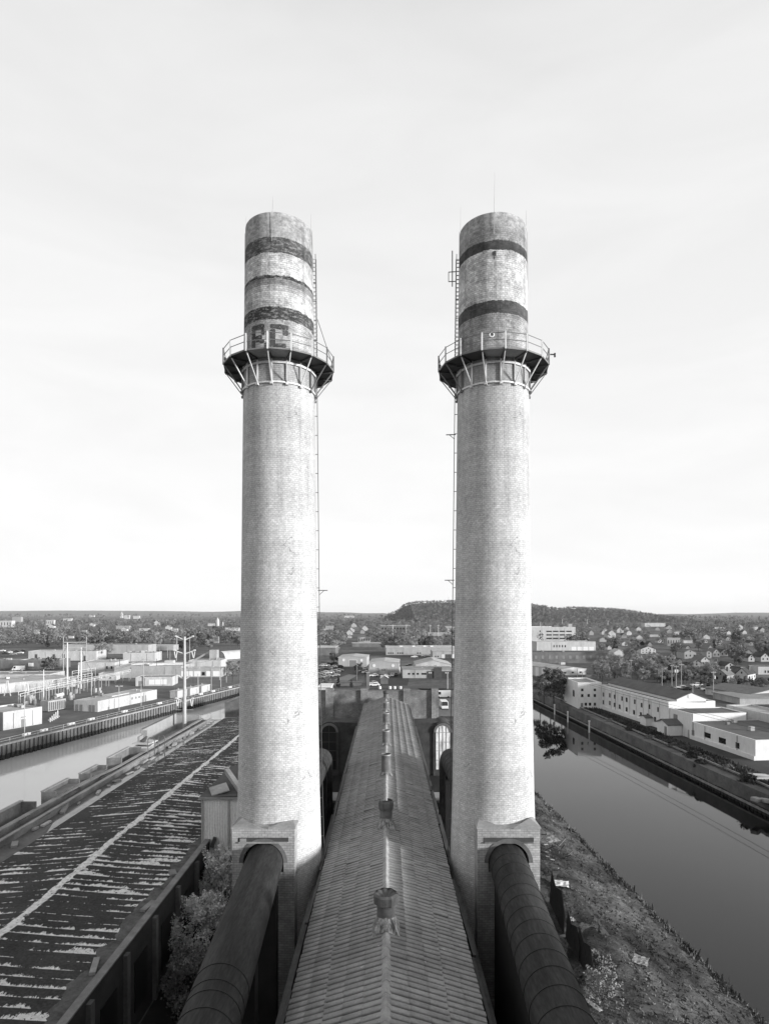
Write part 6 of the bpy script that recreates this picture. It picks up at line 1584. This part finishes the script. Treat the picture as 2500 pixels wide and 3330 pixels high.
for u,v,s,l in ((1768,2288,.95,'bushy tree on the river bank nearest the right smokestack'),(1800,2286,1.15,'largest bushy tree on the river bank left of the factory'),(1826,2280,.9,'bushy tree touching the white end block on the river bank'),(1790,2268,1.0,'bushy tree behind the largest one on the river bank'),(1757,2262,.85,'bushy tree half hidden by the right smokestack'),(1812,2232,.8,'bushy tree before the riverside warehouse doors')):
    x,y = gp(u,v); plant('leafy',x,y,s,l,'trees on the right river bank')
for u,v,s,k,l in ((152,2182,.85,'leafy','rounded tree between the workshop and the thick mast'),(170,2186,.8,'leafy','rounded tree just left of the thick mast'),(128,2172,.6,'ever','small dark tree before the workshop'),(322,2146,1.0,'bare','bare tree right of the long pale range'),(350,2142,1.0,'bare','bare tree left of the store'),(756,2222,.9,'bare','bare tree on the far quay beside the left smokestack'),(770,2200,.8,'leafy','bushy tree by the far quay beside the left smokestack'),
        (1168,2192,.55,'leafy','small round tree in the lot before the nearer metal warehouse'),(1158,2189,.5,'leafy','smaller round tree left of the one in the warehouse lot'),(1064,2238,.5,'leafy','dark bush by the road left behind the end wall'),(1100,2236,.45,'ever','low dark bush by the road behind the end wall'),(1142,2235,.42,'ever','low dark bush right of the other along the road'),(1086,2160,1.0,'leafy','bushy tree left of the metal warehouse')):
    x,y = gp(u,v); plant(k,x,y,s,l,None); 
for o in COL.objects:
    if o.get('group') is None and 'group' in o.keys(): del o['group']
# far woods: past the single trees the wood reads as one mass
def woods(n, y0, y1, seed, on_hill=False):
    rs = np.random.default_rng(seed); C = []; S_ = []; T = []
    made = 0
    while made < n:
        if on_hill:
            u = rs.uniform(1262,2080); y = HYR-rs.uniform(-60,600); x = (u-U0)/F*HYR; z = hill_h(x,y)
            if z < 3: continue
        else:
            y = 1/rs.uniform(1/y1,1/y0); y = y if rs.random() < .5 else rs.uniform(y0,y1); x = rs.uniform(-.72,.72)*y; z = hill_h(x,y)
            if rs.random() < .93 and hides(x,y,10,4): continue
            if math.sin(x*.006+3*math.sin(y*.004))*math.sin(y*.009+x*.003) > .72: continue      # clearings
        h = rs.uniform(7,13); w = rs.uniform(6,10); m_ = 26 if y > 1300 else 46
        d = rs.normal(size=(m_,3)); d /= np.linalg.norm(d,axis=1,keepdims=True)
        p = d*rs.uniform(.55,1.05,m_)[:,None]*np.array([w/2,w/2,h*.42])+np.array([x,y,G+z+h*.55]); C.append(p); S_.append(np.full(m_, .55 if y < 1300 else .95)*rs.uniform(.8,1.3)); T.append(np.full(m_, rs.uniform(0,1)**1.5)); made += 1
    C = np.concatenate(C); V, Fq = quads(C, np.concatenate(S_), rs, .6); return V, Fq, np.repeat(np.concatenate(T),4)
def wood_mat():
    t = NT('far_foliage'); a = t.new('ShaderNodeAttribute'); a.attribute_name = 'tone'; p = t.pos()
    t.color(t.math('MULTIPLY', t.rng(a.outputs['Fac'],0,1,.07,.24), t.rng(t.noise(p,.25,3),.3,.7,.75,1.3))); t.b.inputs['Roughness'].default_value = 1; t.b.inputs['Specular IOR Level'].default_value = 0
    return t.m
m_wood = wood_mat()
for nm_, args in (('far_woods',(3400,520,2300,5)),('distant_woods',(1700,1900,6500,6)),('hill_woods',(2300,0,0,8,True))):
    V, Fq, T = woods(*args); o = np_obj(nm_, V, Fq, m_wood); at_ = o.data.attributes.new('tone','FLOAT','POINT'); at_.data.foreach_set('value', T.astype(np.float32))
    tag(o, {'far_woods':'grey woods filling the town behind the yards and houses','distant_woods':'distant grey woods on the plain before the skyline','hill_woods':'dense woods covering the cliffed hill and its shoulder'}[nm_], 'woods', None, 'stuff')

# ------------------------------------------------------------------ grass bank, weeds and shrubs near the viewer
def grass_mat(name, lo, hi):
    t = NT(name); p = t.pos(); a = t.noise(p, .16, 5, .65); b = t.noise(p, 1.1, 5, .7); c = t.noise(p, 7, 3)
    v = t.math('MULTIPLY', t.rng(a,.36,.66,lo,hi), t.math('MULTIPLY', t.rng(b,.3,.7,.5,1.5), t.rng(c,.3,.7,.7,1.3))); t.color(v)
    t.b.inputs['Roughness'].default_value = 1; t.b.inputs['Specular IOR Level'].default_value = .1; t.bump(t.math('ADD',b,t.math('MULTIPLY',c,.4)), .5, .2); return t.m
def bank_z(x, y):
    d = XR1(y)-x; return G+.015 if d > 9.5 else .05+(G-.035)*max(-.2, d/9.5)
mb = MB(); NY, NX = 90, 34
for j in range(NY+1):
    y = 20+130*j/NY
    for i in range(NX+1): x = 11.2+(XR1(y)+.6-11.2)*i/NX; mb.v.append((x+(random.uniform(-.25,.25) if 0 < i < NX else 0), y, bank_z(x,y)+(random.uniform(-.1,.1) if i > 1 else 0)))
for j in range(NY):
    for i in range(NX): a_ = j*(NX+1)+i; mb.f.append((a_,a_+1,a_+NX+2,a_+NX+1))
structure(mb.build('grass_bank', grass_mat('bank_turf', .022, .13), smooth=True))
mb = MB(); mb.poly([(XR1(150)-9.5,150,G-.01),(XR1(150)+.5,150,-.3),(XR1(YRC)+.5,YRC,-.3),(XR1(YRC)-9.5,YRC,G-.01)]); mb.poly([(XR1(YB)-9.5,YB,G-.01),(XR1(YB)+.5,YB,-.3),(XR1(20)+.5,20,-.3),(XR1(20)-9.5,20,G-.01)]); structure(mb.build('river_bank', m_ground))
rs = np.random.default_rng(4)
n = 15000; Y = 40+75*rs.random(n)**1.4; X = 11.6+(XR1(Y)-11.7)*rs.random(n); hgt = rs.uniform(.06,.2,n)*(1+1.2*(rs.random(n)<.05))
edge = rs.random(n) < .16; X = np.where(edge, XR1(Y)-np.abs(rs.normal(0,.45,n)), X); hgt = np.where(edge, hgt*2.2, hgt)
ang = rs.uniform(0,2*PI,n); wd = rs.uniform(.05,.16,n); dx, dy = np.cos(ang)*wd, np.sin(ang)*wd; lx, ly = rs.normal(0,.12,n), rs.normal(0,.12,n); z = np.array([bank_z(a_,b_) for a_,b_ in zip(X,Y)])-.05
V = np.stack([np.stack([X-dx,Y-dy,z],1),np.stack([X+dx,Y+dy,z],1),np.stack([X+dx*.3+lx,Y+dy*.3+ly,z+hgt],1),np.stack([X-dx*.3+lx,Y-dy*.3+ly,z+hgt],1)],1).reshape(-1,3)
tag(np_obj('grass', V, np.arange(4*n).reshape(-1,4), grass_mat('grass_blades', .05, .19)), 'rough patchy grass on the bank between the right duct and the river', 'grass', None, 'stuff')
def shrub(label, x, y, z, h, w, n, m_, size=.13, group=None, seed=0):
    rs = np.random.default_rng(seed); root = thing('shrub', label, 'shrub', (x,y,z), 0, group)
    st = MB()
    for k in range(7): a = rs.uniform(0,2*PI); st.tube((0,0,0),(math.cos(a)*w*.3,math.sin(a)*w*.3,h*rs.uniform(.5,.8)),.06,5,.02)
    st.build('stem', m_bark, root)
    P_ = []
    for k in range(60):      # sprays: loose tapering tufts leaning outwards
        t_ = rs.random()**.8; a = rs.uniform(0,2*PI); r = w*.5*math.sqrt(rs.random())*(1-.5*t_)*rs.uniform(.7,1.15); c = np.array([math.cos(a)*r,math.sin(a)*r,h*(.08+.78*t_)]); m2 = n//60
        ax = np.array([math.cos(a)*.5,math.sin(a)*.5,1.0])*h*rs.uniform(.08,.2); f_ = rs.random(m2)[:,None]
        P_.append(c+ax*f_+rs.normal(0,w*.055,(m2,3))*(1.15-f_*.7))
    V, Fq = quads(np.concatenate(P_), size, rs, .6); np_obj('foliage', V, Fq, m_, root); return root
m_bush = leaf_mat('pale_leaves', .58, .1)
shrub('tall pale wispy shrub in the dark gap, against the corrugated shed', -15.6,56.5,G,7.0,5.2,9000,m_bush,.075,'shrubs in the gap',1)
shrub('second pale wispy shrub nearer the viewer in the dark gap left of the flue duct', -15.9,50.5,G,5.6,5.4,8000,m_bush,.075,'shrubs in the gap',2)
shrub('low dim shrub at the foot of the pale shrubs in the gap', -15.2,45.5,G,3.6,4.4,7000,leaf_mat('dim_leaves',.2,.2),.075,'shrubs in the gap',3)
shrub('small shrub beside the boiler hall wall under the left duct', -6.5,58,G,6.2,2.4,1500,m_leafy,.12,'shrubs by the boiler hall',4)
shrub('small pale shrub between the boiler hall and the right smokestack', 6.2,52,G,8.4,1.6,1200,m_bush,.10,'shrubs by the boiler hall',5)
shrub('pale weedy shrub under the right flue duct at the bottom edge', gp(1955,3262)[0],gp(1955,3262)[1],G,2.3,3.4,2000,leaf_mat('pale_weeds',.22,.2),.06,'weedy shrubs on the grass bank',6)
shrub('pale weedy shrub beyond the leaning dark panels on the grass bank', gp(1950,3170)[0],gp(1950,3170)[1],G,1.6,2.4,1200,leaf_mat('pale_weeds2',.2,.2),.08,'weedy shrubs on the grass bank',7)
for k,(y,off,h,w) in enumerate(((104,2.0,2.2,4),(112,3.4,1.7,3.2),(122,2.6,2.0,4),(131,3.0,1.6,3),(96,3.2,2.4,4.2),(140,2.4,1.5,3),(150,2.6,1.7,3.4),(162,2.4,1.5,3),(117,1.2,1.5,3),(88,2.2,2.2,4))):
    shrub('dark shrub on the earth slope of the far right bank', XR2(y)+off,y,G-.9,h,w,700,m_leafy if k % 2 else m_ever,.2,'shrubs on the far right bank',20+k)
n = 9000; Y = 62+165*rs.random(n)**1.2; off = rs.uniform(.4,7.5,n); X = XR2(Y)+off; hgt = rs.uniform(.2,.8,n); zb = G-.05-np.clip(3-off,0,3)*.8
ang = rs.uniform(0,2*PI,n); wd = rs.uniform(.1,.25,n); dx, dy = np.cos(ang)*wd, np.sin(ang)*wd
V = np.stack([np.stack([X-dx,Y-dy,zb],1),np.stack([X+dx,Y+dy,zb],1),np.stack([X+dx*.4,Y+dy*.4,zb+hgt],1),np.stack([X-dx*.4,Y-dy*.4,zb+hgt],1)],1).reshape(-1,3)
tag(np_obj('weeds', V, np.arange(4*n).reshape(-1,4), grass_mat('bank_weeds', .02, .10)), 'dark weeds overgrowing the far bank of the right river', 'weeds', None, 'stuff')
# litter and wreckage on the bank
def crumpled(name, label, c, w, l, rz, m_, group=None, seed=0):
    rr = random.Random(seed); mb = MB(); n = 6
    for j in range(n+1):
        for i in range(n+1): mb.v.append(((i/n-.5)*w+rr.uniform(-.04,.04),(j/n-.5)*l+rr.uniform(-.04,.04),.12+rr.uniform(0,.12)))
    for j in range(n):
        for i in range(n): a = j*(n+1)+i; mb.f.append((a,a+1,a+n+2,a+n+1))
    o = mb.build(name, m_); o.location = (c[0],c[1],bank_z(*c)+.06); o.rotation_euler = (0,0,R(rz)); s = o.modifiers.new('thick','SOLIDIFY'); s.thickness = .03
    return tag(o, label, 'litter', group)
crumpled('tarpaulin','bright white tarpaulin lying on the grass beside the right housing', gp(1822,2880), 1.75,1.5,-18, m_white, None, 1)
crumpled('board','dull grey board lying in the grass towards the bottom right', gp(2082,3118), 1.2,1.4,-30, m_conc, None, 2)
crumpled('tarpaulin','pale dusty sheet on the grass just behind the right housing', gp(1790,2715), 2.0,1.6,20, m_conc, None, 3)
crumpled('paper','white scrap of paper by the leaning dark panels', gp(1858,2998), .5,.6,10, m_white_wall, None, 4)
crumpled('scrap','small grey scrap under the last dark panel', gp(1930,3110), .8,1.1,5, m_conc, None, 5)
crumpled('scrap','long white scrap at the bottom edge beside the right duct', gp(1928,3280), .35,1.5,25, m_white, None, 6)
for k,(u0,v0,u1,v1,h,l) in enumerate(((1786,2935,1832,3040,3.2,'black torn panel leaning along the right duct, farthest of the three'),(1838,3050,1880,3130,2.4,'black torn panel leaning along the right duct, middle one'),(1875,3110,1925,3215,2.6,'black torn panel leaning along the right duct, nearest the viewer'))):
    (x0,y0),(x1,y1) = gp(u0,v0), gp(u1,v1); d = Vector((x1-x0,y1-y0,0)); mb = MB(); mb.extr([(x0,y0,G),(x1,y1,G),(x1+.1,y1,G+h*.55),(x1-d.x*.35+.3,y1-d.y*.35,G+h*.95),(x0+d.x*.3+.2,y0+d.y*.3,G+h*.75),(x0+.2,y0,G+h)], (.07,0,0))
    tag(mb.build('torn_panel', mat('black_panel',.012,.9,.3,1)), l, 'panel', 'leaning panels by the right duct')
rr = random.Random(8)
root = thing('scrap_pile', 'tangled dark scrap pile on the grass at the foot of the right housing', 'scrap', (20.3,72.5,G))
mb = MB()
for k in range(14): a = Vector((rr.gauss(20.3,1.2),rr.gauss(72.5,2.6),G+rr.uniform(0,.3))); MB().bar(a, a+Vector((rr.uniform(-1.2,1.2),rr.uniform(-1.2,1.2),rr.uniform(.1,1.1))), .12).build('bar', m_rust, root, world=True)
mb = MB()
for k in range(6): MB().obox((rr.gauss(19.6,1.2),rr.gauss(70.5,2.4),G+.2),(rr.uniform(.3,.7),rr.uniform(.3,.8),.08),rr.uniform(0,3),.2,.2).build('sheet', m_conc, root, world=True)
o = MB()
for k in range(5): o.obox((rr.gauss(0,1.2),rr.gauss(0,.6),.4+.15*k),(3.0,1.6,.12),rr.uniform(-.3,.3),rr.uniform(-.1,.1),rr.uniform(-.1,.1))
o = o.build('sheet_stack', m_white_wall); c = gp(2470,2540); o.location = (c[0],c[1],G); tag(o, 'stack of white sheets lying on the far right bank at the picture edge', 'sheets')
for k,(u,v) in enumerate(((2458,2602),(2492,2606))):
    c = gp(u,v,G-.9); o = MB().box(-.9,.9,-.6,.6,0,.7).build('concrete_lump', m_conc, bevel=.15); o.location = (c[0],c[1],G-1.2); o.rotation_euler = (.1,.15,.6+k); tag(o, ['left pale concrete lump on the far bank slope','right pale concrete lump on the far bank slope'][k], 'concrete lump')
# rubbish and growth in the dark gap
root = thing('concrete_footing', 'pale concrete footing block under the far duct left of the boiler hall', 'footing', (-8,76,G)); MB().box(-9.8,-6.2,74.5,77.5,-.2+G,9.2).build('block', m_conc_dark, root, world=True); MB().box(-10,-6,74.3,77.7,9.2,9.5).build('slab', m_conc, root, world=True)
root = thing('concrete_footing', 'pale concrete footing block under the far duct right of the boiler hall', 'footing', (8,76,G)); MB().box(6.2,9.8,74.5,77.5,-.2+G,9.2).build('block', m_conc_dark, root, world=True); MB().box(6,10,74.3,77.7,9.2,9.5).build('slab', m_conc, root, world=True)

# thin haze over the plain
if HAZE:
    m = bpy.data.materials.new('haze'); m.use_nodes = True; n = m.node_tree.nodes; n.remove(n['Principled BSDF'])
    pv = n.new('ShaderNodeVolumePrincipled'); pv.inputs['Color'].default_value = (.9,.9,.9,1); pv.inputs['Density'].default_value = HAZE
    m.node_tree.links.new(pv.outputs[0], n['Material Output'].inputs['Volume'])
    mb = MB(); mb.box(-12400,12400,-890,12400,-4.5,150); o = mb.build('haze', m); o['kind'] = 'stuff'
print('TREES', NTREE)
